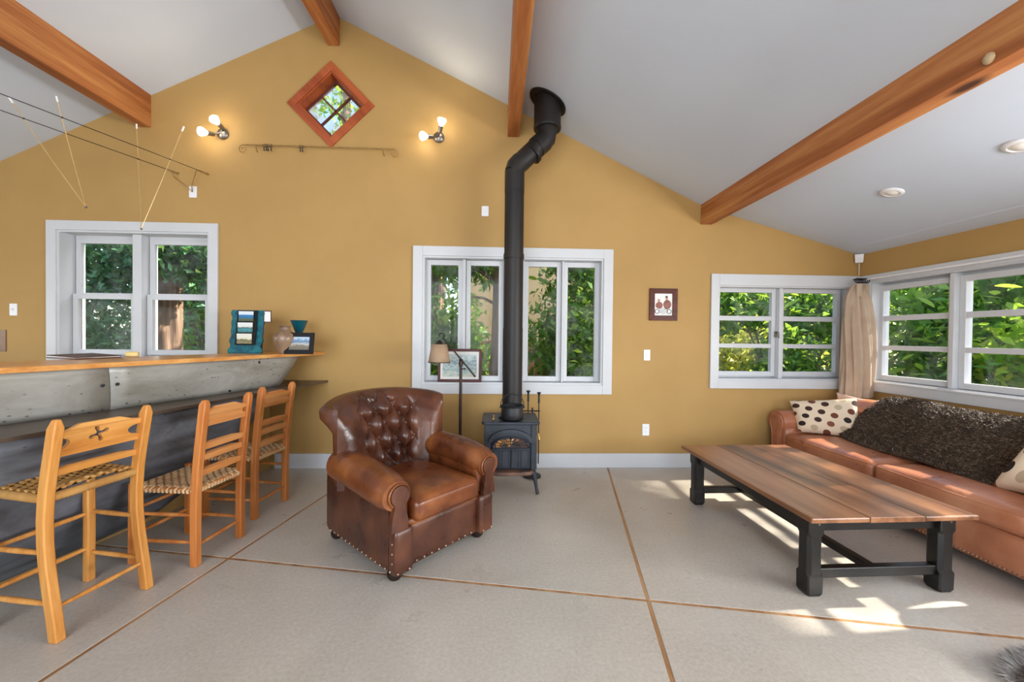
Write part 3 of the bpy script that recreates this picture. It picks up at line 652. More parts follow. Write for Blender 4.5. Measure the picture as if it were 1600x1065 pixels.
# pine shelf board low on the half wall
# ================================================================== THINGS ON THE BAR
ZT = 1.1125
def picture_print(name, stops, scale=6, amp=.12, axis=2, warp=(1, 1, 1)):
    n = NT(name); tc = n.n('TexCoord'); sp = n.n('SeparateXYZ'); n.l(tc.outputs['Generated'], sp.inputs[0])
    f = n.noise(n.coords('Generated', warp), scale, 5, .6)
    h = n.math('ADD', sp.outputs[axis], n.math('MULTIPLY', n.math('SUBTRACT', f, .5), amp*4))
    return n.set(n.ramp(h, stops), .35)
PR_SEA = picture_print('sea_print', ((.0, srgb(70, 84, 60)), (.25, srgb(90, 100, 76)), (.33, srgb(40, 110, 160)), (.62, srgb(44, 120, 172)), (.68, srgb(200, 214, 226)), (1, srgb(222, 230, 236))), 5, .05)
PR_BAY = picture_print('bay_print', ((.0, srgb(60, 86, 84)), (.3, srgb(70, 150, 160)), (.45, srgb(60, 76, 66)), (.6, srgb(206, 214, 212)), (1, srgb(228, 230, 230))), 4, .14)
PR_LAND = picture_print('headland_print', ((.0, srgb(150, 140, 104)), (.35, srgb(110, 110, 82)), (.5, srgb(216, 214, 192)), (1, srgb(220, 222, 214))), 4, .2)
PR_COAST = picture_print('coast_print', ((.0, srgb(96, 92, 78)), (.3, srgb(120, 108, 92)), (.46, srgb(188, 186, 180)), (.58, srgb(96, 128, 158)), (.74, srgb(110, 142, 176)), (.8, srgb(178, 196, 214)), (1, srgb(166, 190, 216))), 4, .12)
PR_TOWN = picture_print('watercolour_print', ((.0, srgb(186, 182, 160)), (.2, srgb(150, 168, 160)), (.35, srgb(104, 134, 138)), (.5, srgb(176, 190, 184)), (.62, srgb(96, 122, 130)), (.8, srgb(168, 184, 184)), (1, srgb(196, 206, 206))), 7, .32)
def frame_rect(par, w, h, fw, t, mat, name='frame_side', z0=0, y0=0):
    """four mitred sides lying in local xz, front at y0"""
    x = w/2
    for q in ([(-x, z0), (x, z0), (x-fw, z0+fw), (-x+fw, z0+fw)], [(x, z0), (x, z0+h), (x-fw, z0+h-fw), (x-fw, z0+fw)],
              [(x, z0+h), (-x, z0+h), (-x+fw, z0+h-fw), (x-fw, z0+h-fw)], [(-x, z0+h), (-x, z0), (-x+fw, z0+fw), (-x+fw, z0+h-fw)]):
        B().prism(q, lambda a, b: (a, y0, b), lambda a, b: (a, y0+t, b)).obj(name, mat, par, bevel=.002)
tilt = lambda o, a: setattr(o, 'rotation_euler', (a, 0, o.rotation_euler[2]))
# teal quilted frame with three photographs
tf = thing('fabric_photo_frame', 'teal fabric frame holding three small landscape photos on the bar', 'photo frame', (-2.115, 3.40, ZT+.001), rad(2))
def wav(u, v):
    w = .128+.006*sin(9*v*pi)+.004*sin(23*v); return ((2*u-1)*w, .012*sin(pi*v)-.0+.05*v, .365*v)
o = B().grid(wav, 20, 30).obj('quilted_panel', 'teal', tf, 60); m_ = o.modifiers.new('solid', 'SOLIDIFY'); m_.thickness = .018; m_.offset = 1
B().prism([(-.075, .07), (.085, .07), (.085, .362), (-.075, .362)], lambda x, z: (x, .05*z/.365-.012, z), lambda x, z: (x, .05*z/.365-.006, z)).obj('dark_backing', 'blackframe', tf)
for z, m in ((.27, PR_SEA), (.175, PR_BAY), (.082, PR_LAND)):
    B().span((-.055, .05*z/.365-.020, z), (.063, .05*z/.365-.014, z+.083)).obj('photo_print', m, tf)
wc = thing('paper_card', 'small white card in dark corner holder behind the teal frame', 'card', (-1.965, 3.46, ZT+.001), 0)
B().span((-.02, 0, .27), (.03, .004, .355)).obj('card', 'mat_board', wc)
B().prism([(-.12, 0), (-.04, 0), (-.04, .262), (.034, .262), (.034, .365), (-.12, .365)], lambda x, z: (x, .004, z), lambda x, z: (x, .012, z)).obj('easel_back', 'book', wc)
# vase, teal flared cup, black frame
vz = B().lathe([(0, 0), (.045, 0), (.058, .03), (.082, .09), (.090, .135), (.080, .165), (.050, .185), (.040, .20), (.040, .222), (.047, .236), (.040, .236), (.033, .222), (.033, .19), (0, .18)], 32).obj('pottery_vase', 'pottery', None, 50, loc=(-1.790, 3.42, ZT+.001))
tag(vz, 'brown speckled pottery vase with narrow neck on the bar', 'vase')
cz = B().lathe([(0, 0), (.030, 0), (.033, .19), (.038, .20), (.070, .285), (.073, .288), (.068, .285), (.034, .21), (0, .20)], 32).obj('teal_vase', 'teal_glaze', None, 40, loc=(-1.762, 3.60, ZT+.001))
tag(cz, 'dark teal flared vase standing behind the black photo frame', 'vase')
bf = thing('photo_frame', 'black frame with a coastal photo standing at end of bar', 'photo frame', (-1.655, 3.37, ZT+.001), rad(4)); tilt(bf, rad(-10))
frame_rect(bf, .232, .182, .036, .014, 'blackframe')
B().span((-.085, .004, .03), (.085, .008, .152)).obj('photo_print', PR_COAST, bf)
B().box((0, .05, .06), (.05, .006, .13), (rad(-30), 0, 0)).obj('easel_strut', 'blackframe', bf)
# folder and yellow sponge on the bar
fo = thing('leather_folder', 'dark brown folder lying on the bar top below the left window', 'folder', (-2.62, 2.62, ZT), rad(-20))
B().span((-.15, -.11, .0), (.15, .11, .007)).obj('cover', 'book', fo, bevel=.002); B().span((-.145, -.105, .007), (.145, .105, .014)).obj('paper_sheets', 'mat_board', fo); B().box((0, 0, .017), (.30, .22, .005), (rad(1.0), rad(1.5), 0)).obj('cover', 'book', fo, bevel=.002)
sp_ = B().rbox((0, 0, .017), (.07, .045, .034), .012, 6).obj('sponge', 'yellow', None, 60, loc=(-2.47, 2.78, ZT+.001), rot=(0, 0, .5)); tag(sp_, 'small pale yellow sponge on the bar top', 'sponge')

# ================================================================== BAR CHAIRS
def post(par, pts, w, d, mat, name='back_post', taper_top=True):
    """square post through centre points"""
    b = B(); n = len(pts); vs = []; fs = []
    for i, p in enumerate(pts):
        k = 1.0 if not taper_top or i < n-1 else .55
        for sx, sy in ((-1, -1), (1, -1), (1, 1), (-1, 1)): vs.append((p[0]+sx*w/2*k, p[1]+sy*d/2*k, p[2]))
    for i in range(n-1):
        for k in range(4): fs.append((i*4+k, i*4+(k+1) % 4, i*4+4+(k+1) % 4, i*4+4+k))
    fs += [(3, 2, 1, 0), tuple((n-1)*4+k for k in range(4))]
    return b.add(vs, fs).obj(name, mat, par, 25, bevel=.005)
def rung(par, a, b_, r, mat, name='rung'):
    a, b_ = Vector(a), Vector(b_); pts = [a+(b_-a)*t for t in (0, .12, .5, .88, 1)]
    return B().tube(pts, [r*.7, r*.9, r*1.12, r*.9, r*.7], 10).obj(name, mat, par, 60)
def slat_poly(w, z0, z1, kind):
    """outline of a ladder slat in xz, with holes for the top rail"""
    x = w/2
    return [(-x, z0), (x, z0), (x, z1-.02), (x-.05, z1-.014), (x-.10, z1), (-x+.10, z1), (-x+.05, z1-.014), (-x, z1-.02)] if kind else [(-x, z0), (x, z0), (x, z1-.006), (x-.06, z1), (-x+.06, z1), (-x, z1-.006)]
def ell(cx, cz, rx, rz, a0, a1, n=12): return [(cx+rx*cos(a0+(a1-a0)*i/n), cz+rz*sin(a0+(a1-a0)*i/n)) for i in range(n+1)]
def bent(yc, bow, w): return lambda x, z, o=0: (x, yc(z)-bow*(1-(2*x/w)**2)+o, z)
# local frame: x along the back (left post -> right post as seen from the room), y towards the bar, z up
def stool_tall():
    t = thing('bar_stool', 'honey wood bar stool with cut-out cross in its back and rush seat, nearest the camera', 'stool', (0, 0, 0))
    hw = .175
    prof_ = lambda z: .062*sin(pi*min(1, z/.93)*1.0)**1.3
    yb = lambda z: prof_(z)
    zz = [0, .1, .2, .3, .4, .5, .6, .7, .8, .88, .918]
    for s in (-1, 1): post(t, [(s*hw, yb(z), z) for z in zz], .036, .044, 'fwood')
    for s in (-1, 1): post(t, [(s*(hw+.005), .355, 0), (s*(hw+.005), .352, .3), (s*(hw), .35, .585)], .036, .036, 'fwood', 'front_leg', False)
    w = 2*hw-.03
    # crest rail with end grips and a cut-out cross
    x = w/2; z0, z1 = .752, .880
    outer = [(-x, z0), (x, z0), (x, z0+.03)]+ell(x, z0+.055, .048, .025, -pi/2, -3*pi/2, 8)+[(x, z0+.08), (x, z1-.022), (x-.035, z1-.018), (x-.085, z1), (-x+.085, z1), (-x+.035, z1-.018), (-x, z1-.022), (-x, z0+.08)]+ell(-x, z0+.055, .048, .025, pi/2, -pi/2, 8)+[(-x, z0+.03)]
    cz_ = z0+.066; hole = []
    for k in range(4):
        a = pi/2*k+.35
        for da, r in ((-.55, .010), (-.30, .019), (-.30, .027), (-.12, .033), (.12, .033), (.30, .027), (.30, .019), (.55, .010)): hole.append((1.2*r*cos(a+da), cz_+1.2*r*sin(a+da)))
    f0 = lambda x_, z_: (x_, yb(z_)-.018*0+.022*(1-(2*x_/w)**2), z_); f1 = lambda x_, z_: (x_, yb(z_)+.017+.022*(1-(2*x_/w)**2), z_)
    B().holed(outer, [hole], f0, f1).obj('crest_rail', 'fwoodx', t)
    B().prism(slat_poly(w, .672, .705, 0), f0, f1).obj('back_slat', 'fwoodx', t)
    # seat: rope wrapped rails and a dished woven panel
    zs = .585
    def rope_rail(a, b_, name): 
        a, b_ = Vector(a), Vector(b_); n = 46; pts = [a+(b_-a)*i/n for i in range(n+1)]
        return B().tube(pts, [.017+.0028*(i % 2) for i in range(n+1)], 10).obj(name, 'rush', t, 60)
    rope_rail((-hw, yb(zs), zs), (hw, yb(zs), zs), 'seat_rail'); rope_rail((-hw, .35, zs+.01), (hw, .35, zs+.01), 'seat_rail')
    for s in (-1, 1): rope_rail((s*hw, yb(zs)+.02, zs), (s*hw, .345, zs+.01), 'seat_rail')
    y0, y1 = yb(zs)+.012, .345
    dish = lambda u, v: zs+.017+.012*v-.030*(1-(2*u-1)**2)*(1-(2*v-1)**2)+.02*(1-(2*u-1)**2)
    b = B()
    nu, nv = 13, 14
    for i in range(nu):
        u = (i+.5)/nu; pts = []
        for j in range(29): v = j/28; pts.append((-hw+2*hw*u, y0+(y1-y0)*v, dish(u, v)+.0045*(1 if (int(v*nv)+i) % 2 else -1)))
        b.tube(pts, .0105, 6, flat=.5)
    for j in range(nv):
        v = (j+.5)/nv; pts = []
        for i in range(27): u = i/26; pts.append((-hw+2*hw*u, y0+(y1-y0)*v, dish(u, v)+.0045*(-1 if (int(u*nu)+j) % 2 else 1)))
        b.tube(pts, .0095, 6, flat=.5)
    tag(b.obj('woven_seat', 'rush', t, 60), None, kind='stuff')
    B().grid(lambda u, v: (-hw+2*hw*u, y0+(y1-y0)*v, dish(u, v)-.010), 8, 8).obj('seat_underlay', 'gap', t, 60)
    # rungs
    fl_, fr_ = (-hw-.005, .355), (hw+.005, .355)
    rung(t, (-hw, yb(.13), .13), (hw, yb(.13), .13), .010, 'fwood'); rung(t, (fl_[0], .354, .17), (fr_[0], .354, .17), .011, 'fwood'); rung(t, (fl_[0], .354, .35), (fr_[0], .354, .35), .011, 'fwood')
    for s in (-1, 1):
        rung(t, (s*hw, yb(.15), .15), (s*(hw+.005), .354, .15), .011, 'fwood'); rung(t, (s*hw, yb(.36), .36), (s*(hw+.005), .354, .36), .011, 'fwood')
    return t
def chair_ladder(label, hw=.165):
    t = thing('ladderback_chair', label, 'chair', (0, 0, 0), 0, 'ladderback chairs at the bar')
    yb = lambda z: -.055*max(0, (z-.35)/.56)**1.35
    zz = [0, .15, .30, .42, .52, .62, .72, .82, .89, .915]
    for s in (-1, 1): post(t, [(s*hw, yb(z), z) for z in zz], .038, .040, 'fwoodo')
    zs = .415
    for s in (-1, 1): post(t, [(s*(hw+.012), .36, 0), (s*(hw+.012), .358, .25), (s*(hw+.012), .356, zs+.035)], .038, .038, 'fwoodo', 'front_leg', False)
    w = 2*hw-.034; f0 = lambda x_, z_: (x_, yb(z_)+.024*(1-(2*x_/w)**2)-.008, z_); f1 = lambda x_, z_: (x_, yb(z_)+.024*(1-(2*x_/w)**2)+.006, z_)
    x = w/2; z0, z1 = .765, .868
    outer = [(-x, z0), (x, z0), (x, z0+.030)]+ell(x, z0+.046, .020, .016, -pi/2, -3*pi/2, 6)+[(x, z0+.062), (x, z1-.022), (x-.04, z1-.012), (x-.07, z1), (-x+.07, z1), (-x+.04, z1-.012), (-x, z1-.022), (-x, z0+.062)]+ell(-x, z0+.046, .020, .016, pi/2, -pi/2, 6)+[(-x, z0+.030)]
    B().prism(outer, f0, f1).obj('crest_rail', 'fwoodox', t)
    for z in (.650, .590, .505): B().prism(slat_poly(w, z-.016, z+.022, 0), f0, f1).obj('back_slat', 'fwoodox', t)
    # splint seat
    def rail(a, b_): return rung(t, a, b_, .013, 'fwoodo', 'seat_rail')
    rail((-hw, yb(zs), zs), (hw, yb(zs), zs)); rail((-hw-.012, .357, zs), (hw+.012, .357, zs))
    for s in (-1, 1): rail((s*hw, 0, zs), (s*(hw+.012), .357, zs))
    y0, y1 = .0, .357; nu, nv = 15, 15; b = B()
    wy = lambda v: hw+.012*v
    dish = lambda u, v: zs+.016-.014*(1-(2*u-1)**2)*(1-(2*v-1)**2)
    def wrap(pts, a, b2):     # carry the strand over the rail at each end
        return pts
    for i in range(nu):
        u = (i+.5)/nu; pts = [(-hw+2*hw*u, -.012, zs-.012), (-hw+2*hw*u, -.016, zs+.004)]
        for j in range(1, 30): v = j/30; pts.append(((2*u-1)*wy(v), y0+(y1-y0)*v, dish(u, v)+.004*(1 if (int(v*nv)+i) % 2 else -1)))
        pts += [((2*u-1)*wy(1), y1+.016, zs+.004), ((2*u-1)*wy(1), y1+.012, zs-.012)]
        b.tube(pts, .0095, 6, flat=.45)
    for j in range(nv):
        v = (j+.5)/nv; y = y0+(y1-y0)*v; pts = [(-wy(v)-.012, y, zs-.012), (-wy(v)-.016, y, zs+.004)]
        for i in range(1, 30): u = i/30; pts.append(((2*u-1)*wy(v), y, dish(u, v)+.004*(-1 if (int(u*nu)+j) % 2 else 1)))
        pts += [(wy(v)+.016, y, zs+.004), (wy(v)+.012, y, zs-.012)]
        b.tube(pts, .0090, 6, flat=.45)
    tag(b.obj('woven_seat', 'splint', t, 60), None, kind='stuff')
    B().grid(lambda u, v: ((2*u-1)*wy(v), y0+(y1-y0)*v, dish(u, v)-.012), 6, 6).obj('seat_underlay', 'gap', t, 60)
    rung(t, (-hw, 0, .11), (hw, 0, .11), .010, 'fwoodo'); rung(t, (-hw-.012, .358, .16), (hw+.012, .358, .16), .010, 'fwoodo'); rung(t, (-hw-.012, .358, .30), (hw+.012, .358, .30), .010, 'fwoodo')
    for s in (-1, 1):
        for z in (.13, .28): rung(t, (s*hw, 0, z), (s*(hw+.012), .358, z), .010, 'fwoodo')
    return t
def place(t, a, b_):   # a, b: floor points of the two back posts
    a, b_ = Vector(a), Vector(b_); m = (a+b_)/2; t.location = (m.x, m.y, 0); d = b_-a; t.rotation_euler = (0, 0, math.atan2(d.y, d.x))
sa = stool_tall(); place(sa, (-1.803, 1.690), (-1.738, 2.038))
ca = chair_ladder('orange ladderback chair with splint seat, between the rush stool and the far chair', .158); place(ca, (-1.640, 2.225), (-1.600, 2.535))
cb = copy_tree(ca); cb['label'] = 'orange ladderback chair farthest along the bar, nearest the back wall'; place(cb, (-1.657, 2.785), (-1.615, 3.090))

# ================================================================== ARMCHAIR
ch = thing('leather_armchair', 'worn brown leather armchair with tufted wing back and nailhead trim', 'armchair', (-.303, 2.296, 0), math.atan2(.732, .682))
# base: side panels, front rail, rear panel
WB, YF0, YB0 = .355, -.04, .715
for s in (-1, 1):
    b = B().rbox((s*(WB-.05), (YF0+YB0)/2+.02, .25), (.10, YB0-YF0-.05, .39), .018, 8)
    b.obj('side_panel', 'leather_d', ch, 50)
B().rbox((0, YF0+.04, .165), (2*WB-.16, .06, .22), .012, 8).obj('front_panel', 'leather_d', ch, 50)
B().tube([(-WB+.09, YF0+.004, .274), (WB-.09, YF0+.004, .274)], .004, 6).obj('piping', 'leather', ch, 50)
B().rbox((0, YF0+.045, .288), (2*WB-.17, .085, .05), .022, 8).obj('front_rail', 'leather', ch, 60)
B().rbox((0, YB0-.06, .27), (2*WB-.1, .10, .42), .02, 8).obj('rear_panel', 'leather_d', ch, 50)
B().span((-WB+.1, .02, .08), (WB-.1, YB0-.1, .25)).obj('seat_deck', 'leather_d', ch)
# rolled arms
def arm(s):
    n = 26; m = 22
    def fn(u, v):
        # u along the arm from front to back, v around the section
        y = -.045+.60*u
        k = math.exp(-(u/.07)**2)*.16            # rounded nose
        lift = .035*u+.02*sin(pi*u); cx = .335+.012*sin(pi*u)-.01*u; cz = .462+lift
        rx, rz = (.098+.010*sin(pi*u))*(1-k), (.088+.008*u)*(1-k)
        a = 2*pi*v; wr = 1+.012*sin(38*u+3*a)*math.exp(-((u-.08)/.1)**2)
        return (s*(cx+rx*cos(a)*wr), y, cz+rz*sin(a)*wr)
    b = B().grid(fn, n, m, wrapv=True)
    b.add([fn(0, j/m) for j in range(m)], [tuple(range(m))]); return b.obj('arm', 'leather', ch, 60)
for s in (-1, 1):
    arm(s)
    B().rbox((s*.285, .235, .385), (.085, .52, .20), .03, 8).obj('arm_inner', 'leather', ch, 60)
    # outer cheek between roll and side panel
    # keyhole scroll on the arm front
    key = ell(0, .462, .052, .052, -pi*.30, pi*1.30, 18)+[(-.034, .40), (-.048, .335), (-.050, .285), (.050, .285), (.048, .335), (.034, .40)]
    B().prism(key, lambda x, z: (s*.325+x, -.064, z), lambda x, z: (s*.325+x, -.03, z)).obj('arm_scroll', 'leather_d', ch, bevel=.008)
    B().rbox((s*(WB-.055), YF0+.005, .172), (.115, .07, .235), .02, 8).obj('front_post', 'leather_d', ch, 50)
    ring = [(s*.325+x*1.12, -.052, .462+(z-.462)*1.12 if z > .40 else z) for x, z in key]
    B().tube(ring[:19], .007, 6).obj('welt', 'leather', ch, 60)
# seat cushion
B().rbox((0, .225, .352), (.475, .60, .135), .045, 18, (0, 0, .03)).obj('seat_cushion', 'leather', ch, 70)
B().tube([(-.215, -.066, .395), (.215, -.066, .395)], .0055, 6).obj('welt', 'leather', ch, 60)
# tufted wrap-around back with rolled top
BUT = []
DS, DZ = .155, .215
def back_pt(u, v):
    """u -1..1 across, v 0..1 up the inner face, over the roll and down the outside"""
    s = u*.46                                          # arc length across
    th = u*1.02; R = .37
    px, py = R*sin(th)*1.02, .585-.30*(1-cos(th))*1.05
    nx, ny = sin(th)*.85, cos(th); L = sqrt(nx*nx+ny*ny); nx, ny = nx/L, ny/L
    crown = -.065*abs(u)**2.4
    P = ((0, -.025, .36), (.12, -.012, .46), (.24, .004, .58), (.36, .018, .70), (.45, .035, .79), (.52, .075, .865), (.575, .125, .905), (.63, .180, .905), (.68, .215, .87), (.72, .212, .83), (.76, .170, .79), (.82, .130, .74), (.92, .115, .40), (1, .105, .07))
    for k in range(len(P)-1):
        if P[k][0] <= v <= P[k+1][0]+1e-9: break
    t = (v-P[k][0])/(P[k+1][0]-P[k][0]); t2 = t
    off = P[k][1]*(1-t2)+P[k+1][1]*t2; z = P[k][2]*(1-t2)+P[k+1][2]*t2
    if z > .5: z += crown*min(1, (z-.5)/.3)
    if v > .92: z = max(z, .40-(1-v)/.08*.0) if abs(u) > .62 else z
    e = max(0, (abs(u)-.80)/.20)
    off = .085+(off-.085)*sqrt(max(0, 1-e*e))
    # puff and tufts on the inner face
    if v < .60:
        zz = z-crown*(1 if z > .5 else 0)*min(1, max(0, (z-.5)/.3))
        p = s/DS/1.0+(zz-.475)/DZ; q = s/DS-(zz-.475)/DZ
        m = max(0, min(1, (.27-abs(s))/.08))*max(0, min(1, (.90-zz)/.08))*max(0, min(1, (zz-.40)/.05))
        h = (abs(sin(pi*p))*abs(sin(pi*q)))**.45
        off += (-.075*(h-.45)*m - .030*(1-m)*max(0, min(1, (.88-zz)/.2)))*sqrt(max(0, 1-e*e))
    return (px+nx*off, py+ny*off, z)
def bfn(i, j): return back_pt(2*i-1, j)
bk = B().grid(bfn, 97, 120)
for e in (0, 1): bk.add([bfn(e, j/60) for j in range(61)], [tuple(range(61))])
bk.obj('tufted_back', 'leather_d', ch, 75)
for row in range(-1, 4):
    for c in range(-4, 5):
        # lattice nodes: p, q integers
        for pp in (c,):
            qq = c-row; s_ = (pp+qq)/2*DS; z_ = .475+(pp-qq)/2*DZ
            if abs(s_) < .24 and .44 < z_ < .86:
                best = min((abs(back_pt(s_/.46, v/200)[2]-(z_-.065*abs(s_/.46)**2.4*min(1, max(0, (z_-.5)/.3)))), v/200) for v in range(0, 110))[1]
                p3 = back_pt(s_/.46, best); B().sphere((p3[0], p3[1]-.004, p3[2]), .011, 8, 5, (1, .6, 1)).obj('button', 'leather_d', ch, 60)
# nailheads
b = B()
def nail(x, y, z): b.sphere((x, y, z), .0062, 6, 4)
for i in range(13): nail(-.30+.6*i/12, YF0+.008, .072)
for s in (-1, 1):
    for i in range(16): nail(s*(WB+.0), YF0+.02+.70*i/15, .072)
    for z in (.12, .17, .22): nail(s*(WB+.0), YF0-.0, z)
    nail(s*.34, YF0-.028, .072); nail(s*.27, YF0-.028, .072)
tag(b.obj('nailheads', 'nail', ch, 60), None, kind='stuff')
for sx in (-1, 1):
    for y in (.02, .66): B().lathe([(0, 0), (.028, 0), (.040, .016), (.042, .034), (.030, .05), (.024, .06), (0, .06)], 20, (sx*.30, y, 0)).obj('bun_foot', 'bronze', ch, 40)

# ================================================================== FLOOR LAMP
lp = thing('floor_lamp', 'dark bronze floor lamp with angled arm and linen shade, behind the armchair', 'floor lamp', (-.308, 3.45, 0))
B().lathe([(0, 0), (.13, 0), (.135, .008), (.12, .018), (.04, .028), (.018, .05), (0, .05)], 32).obj('base', 'bronze', lp, 40)
B().tube([(0, 0, .04), (0, 0, 1.05)], .0125, 14).obj('pole', 'bronze', lp, 50)
B().lathe([(0, -.03), (.017, -.03), (.02, 0), (.014, .02), (.02, .03), (0, .036)], 16, (0, 0, 1.045)).obj('joint', 'bronze', lp, 40)
B().tube([(0, -.02, .995), (.03, -.02, .995)], .006, 8).sphere((.036, -.02, .995), .009).obj('thumb_screw', 'bronze', lp, 50)
ad = Vector((.122, 0, -.147)).normalized(); ar = [Vector((0, 0, 1.076))+ad*.19, Vector((0, 0, 1.076))-ad*.245]
B().tube([ar[0], ar[1]], .007, 10).sphere(ar[0], .010).obj('arm', 'bronze', lp, 50)
tip = ar[1]
B().tube(arc((tip.x-.012, 0, tip.z+.015), .022, -.6, pi+.5, 12), .004, 8).obj('hook', 'bronze', lp, 50)
scx = -.187
B().lathe([(.0, 1.243), (.012, 1.24), (.030, 1.215), (.034, 1.203), (0, 1.203)], 20, (scx, 0, 0)).obj('socket_cap', 'bronze', lp, 40)
o = B().lathe([(.094, 1.052), (.066, 1.205)], 40, (scx, 0, 0)).obj('shade', 'shade', lp, 60); m_ = o.modifiers.new('solid', 'SOLIDIFY'); m_.thickness = .003
B().lathe([(.092, 1.046), (.0965, 1.046), (.0965, 1.053), (.092, 1.053)], 40, (scx, 0, 0)).obj('shade_rim', 'bronze', lp, 60)

# ================================================================== STOVE, PIPE, POT, TOOLS
SX, SY = .123, 3.36         # stove centre
st = thing('wood_stove', 'black cast-iron wood stove with arched glass doors', 'stove', (SX, SY, 0))
yf = -.155                   # front face, local
B().rbox((0, .02, .375), (.425, .33, .38), .012, 6).obj('body', 'stove', st, 40)
tp_ = [(-.235, yf-.02), (-.215, yf-.05), (.215, yf-.05), (.235, yf-.02), (.235, .20), (-.235, .20)]
B().prism(tp_, lambda x, y: (x, y, .568), lambda x, y: (x, y, .592)).obj('top_plate', 'stove', st, bevel=.007)
B().lathe([(0, 0), (.11, 0), (.115, .006), (.10, .010), (0, .010)], 32, (.01, -.02, .590)).obj('griddle_lid', 'iron', st, 40)
# face frame with corner posts and arch hood
B().span((-.214, yf-.022, .20), (-.165, yf+.01, .568)).obj('corner_post', 'stove', st, bevel=.006); B().span((.165, yf-.022, .20), (.214, yf+.01, .568)).obj('corner_post', 'stove', st, bevel=.006)
B().span((-.214, yf-.024, .415), (-.165, yf, .43)).obj('post_band', 'stove', st, bevel=.003); B().span((.165, yf-.024, .415), (.214, yf, .43)).obj('post_band', 'stove', st, bevel=.003)
def archpts(rx, rz, zc, n=20): return [(-rx*cos(pi*i/n), zc+rz*sin(pi*i/n)) for i in range(n+1)]
hood = archpts(.178, .105, .425)+list(reversed(archpts(.148, .078, .425)))
B().prism(hood, lambda x, z: (x, yf-.040, z), lambda x, z: (x, yf, z)).obj('arch_hood', 'stove', st, bevel=.006)
sp2 = archpts(.178, .105, .425); poly = [(-.168, .43)]+[p for p in sp2 if abs(p[0]) < .168]+[(.168, .43), (.168, .568), (-.168, .568)]
B().prism(poly, lambda x, z: (x, yf-.012, z), lambda x, z: (x, yf+.01, z)).obj('spandrel', 'stove', st)
# doors: glass with sunburst grille, panels below
glow = NT('amber_stove_glass'); gv_ = glow.vor(glow.coords(), 16); 
MAT['amber'] = glow.set(glow.ramp(gv_.outputs['Color'], ((.25, srgb(52, 26, 14)), (.55, srgb(110, 56, 24)), (.8, srgb(178, 116, 30)))), .12)
gl_ = archpts(.142, .075, .385)+[(.142, .375), (-.142, .375)]
B().prism(gl_, lambda x, z: (x, yf-.006, z), lambda x, z: (x, yf+.004, z)).obj('door_glass', 'amber', st)
g = B()
for k in range(9):
    a = pi*(k+.5)/9; g.tube([(.03*cos(a), yf-.012, .385+.018*sin(a)), (.138*cos(a), yf-.012, .385+.073*sin(a))], .003, 6)
for r in (.035, .085): g.tube([(-r*cos(pi*i/16), yf-.012, .385+r*.53*sin(pi*i/16)) for i in range(17)], .003, 6)
g.obj('sunburst_grille', 'iron', st, 50)
B().tube([(x, yf-.012, z) for x, z in archpts(.146, .078, .383)]+[(.146, yf-.012, .372), (-.146, yf-.012, .372), (-.146, yf-.012, .383)], .006, 6).obj('glass_surround', 'stove', st, 50)
for s in (-1, 1):
    dd = B().span((s*.002, yf-.010, .205), (s*.160, yf+.005, .372)).obj('door', 'stove', st, bevel=.003)
    for a, c in ((.008, .070), (.085, .150)):
        fr = B()
        for q0, q1 in (((a, .212), (a+.006, .355)), ((c-.006, .212), (c, .355)), ((a, .212), (c, .218)), ((a, .349), (c, .355))): fr.span((s*q0[0], yf-.017, q0[1]), (s*q1[0], yf-.010, q1[1]))
        fr.obj('panel_moulding', 'stove', dd, bevel=.002)
B().lathe([(0, 0), (.009, .002), (.010, .02), (.006, .034), (.011, .048), (0, .052)], 12, (0, yf-.02, .455), (.25, -1, -.1)).obj('door_handle', 'nickel', st, 50)
lip = [(-.20, yf+.01), (-.17, yf-.055), (-.10, yf-.075), (.10, yf-.075), (.17, yf-.055), (.20, yf+.01)]
B().prism(lip, lambda x, y: (x, y, .165), lambda x, y: (x, y, .195)).obj('ash_lip', 'rust', st, bevel=.008)
B().span((-.19, yf, .16), (.19, .17, .19)).obj('bottom_plate', 'stove', st, bevel=.004)
for sx in (-1, 1):
    for yy in (yf-.01, .15):
        B().tube([(sx*.185, yy, .19), (sx*.20, yy-.004, .13), (sx*.212, yy-.010, .06), (sx*.222, yy-.016, .006)], [.022, .018, .013, .015], 8).obj('leg', 'stove', st, 40)
B().tube([(.215, yf+.03, .50), (.232, yf+.02, .47), (.236, yf+.015, .435)], [.006, .008, .010], 8).obj('side_handle', 'brass', st, 50)
# stove pipe
PXc, PYc = .142, 3.43
pi_ = thing('stove_pipe', 'black stove pipe rising past the window with offset elbow into the ceiling collar', 'stove pipe', (PXc, PYc, 0))
R_ = .0855
B().lathe([(R_+.006, .575), (R_+.006, .62), (R_, .62), (R_, 1.35)], 36).obj('pipe_section', 'pipe', pi_, 30)
B().lathe([(R_-.002, 1.33), (R_-.002, 1.95), (R_+.004, 1.95), (R_+.004, 1.99), (R_-.002, 1.99), (R_-.002, 2.52)], 36).obj('pipe_section', 'pipe', pi_, 30)
ex, ez = .285, .30
B().tube([(0, 0, 2.52), (0, 0, 2.62), (0, 0, 2.705)], R_, 36, caps=False).tube([(0, 0, 2.70), (.012, 0, 2.745), (.05, .008, 2.79)], R_, 36).obj('elbow', 'pipe', pi_, 50)
B().tube([(.03, .005, 2.765), (.20, .03, 2.94)], R_-.003, 36).obj('pipe_section', 'pipe', pi_, 50)
B().tube([(.185, .028, 2.925), (.255, .045, 2.995)], R_+.004, 36).obj('elbow', 'pipe', pi_, 40)
B().tube([(.22, .04, 2.96), (.275, .05, 3.02), (.285, .05, 3.09), (.285, .05, 3.16)], R_, 36).obj('elbow', 'pipe', pi_, 50)
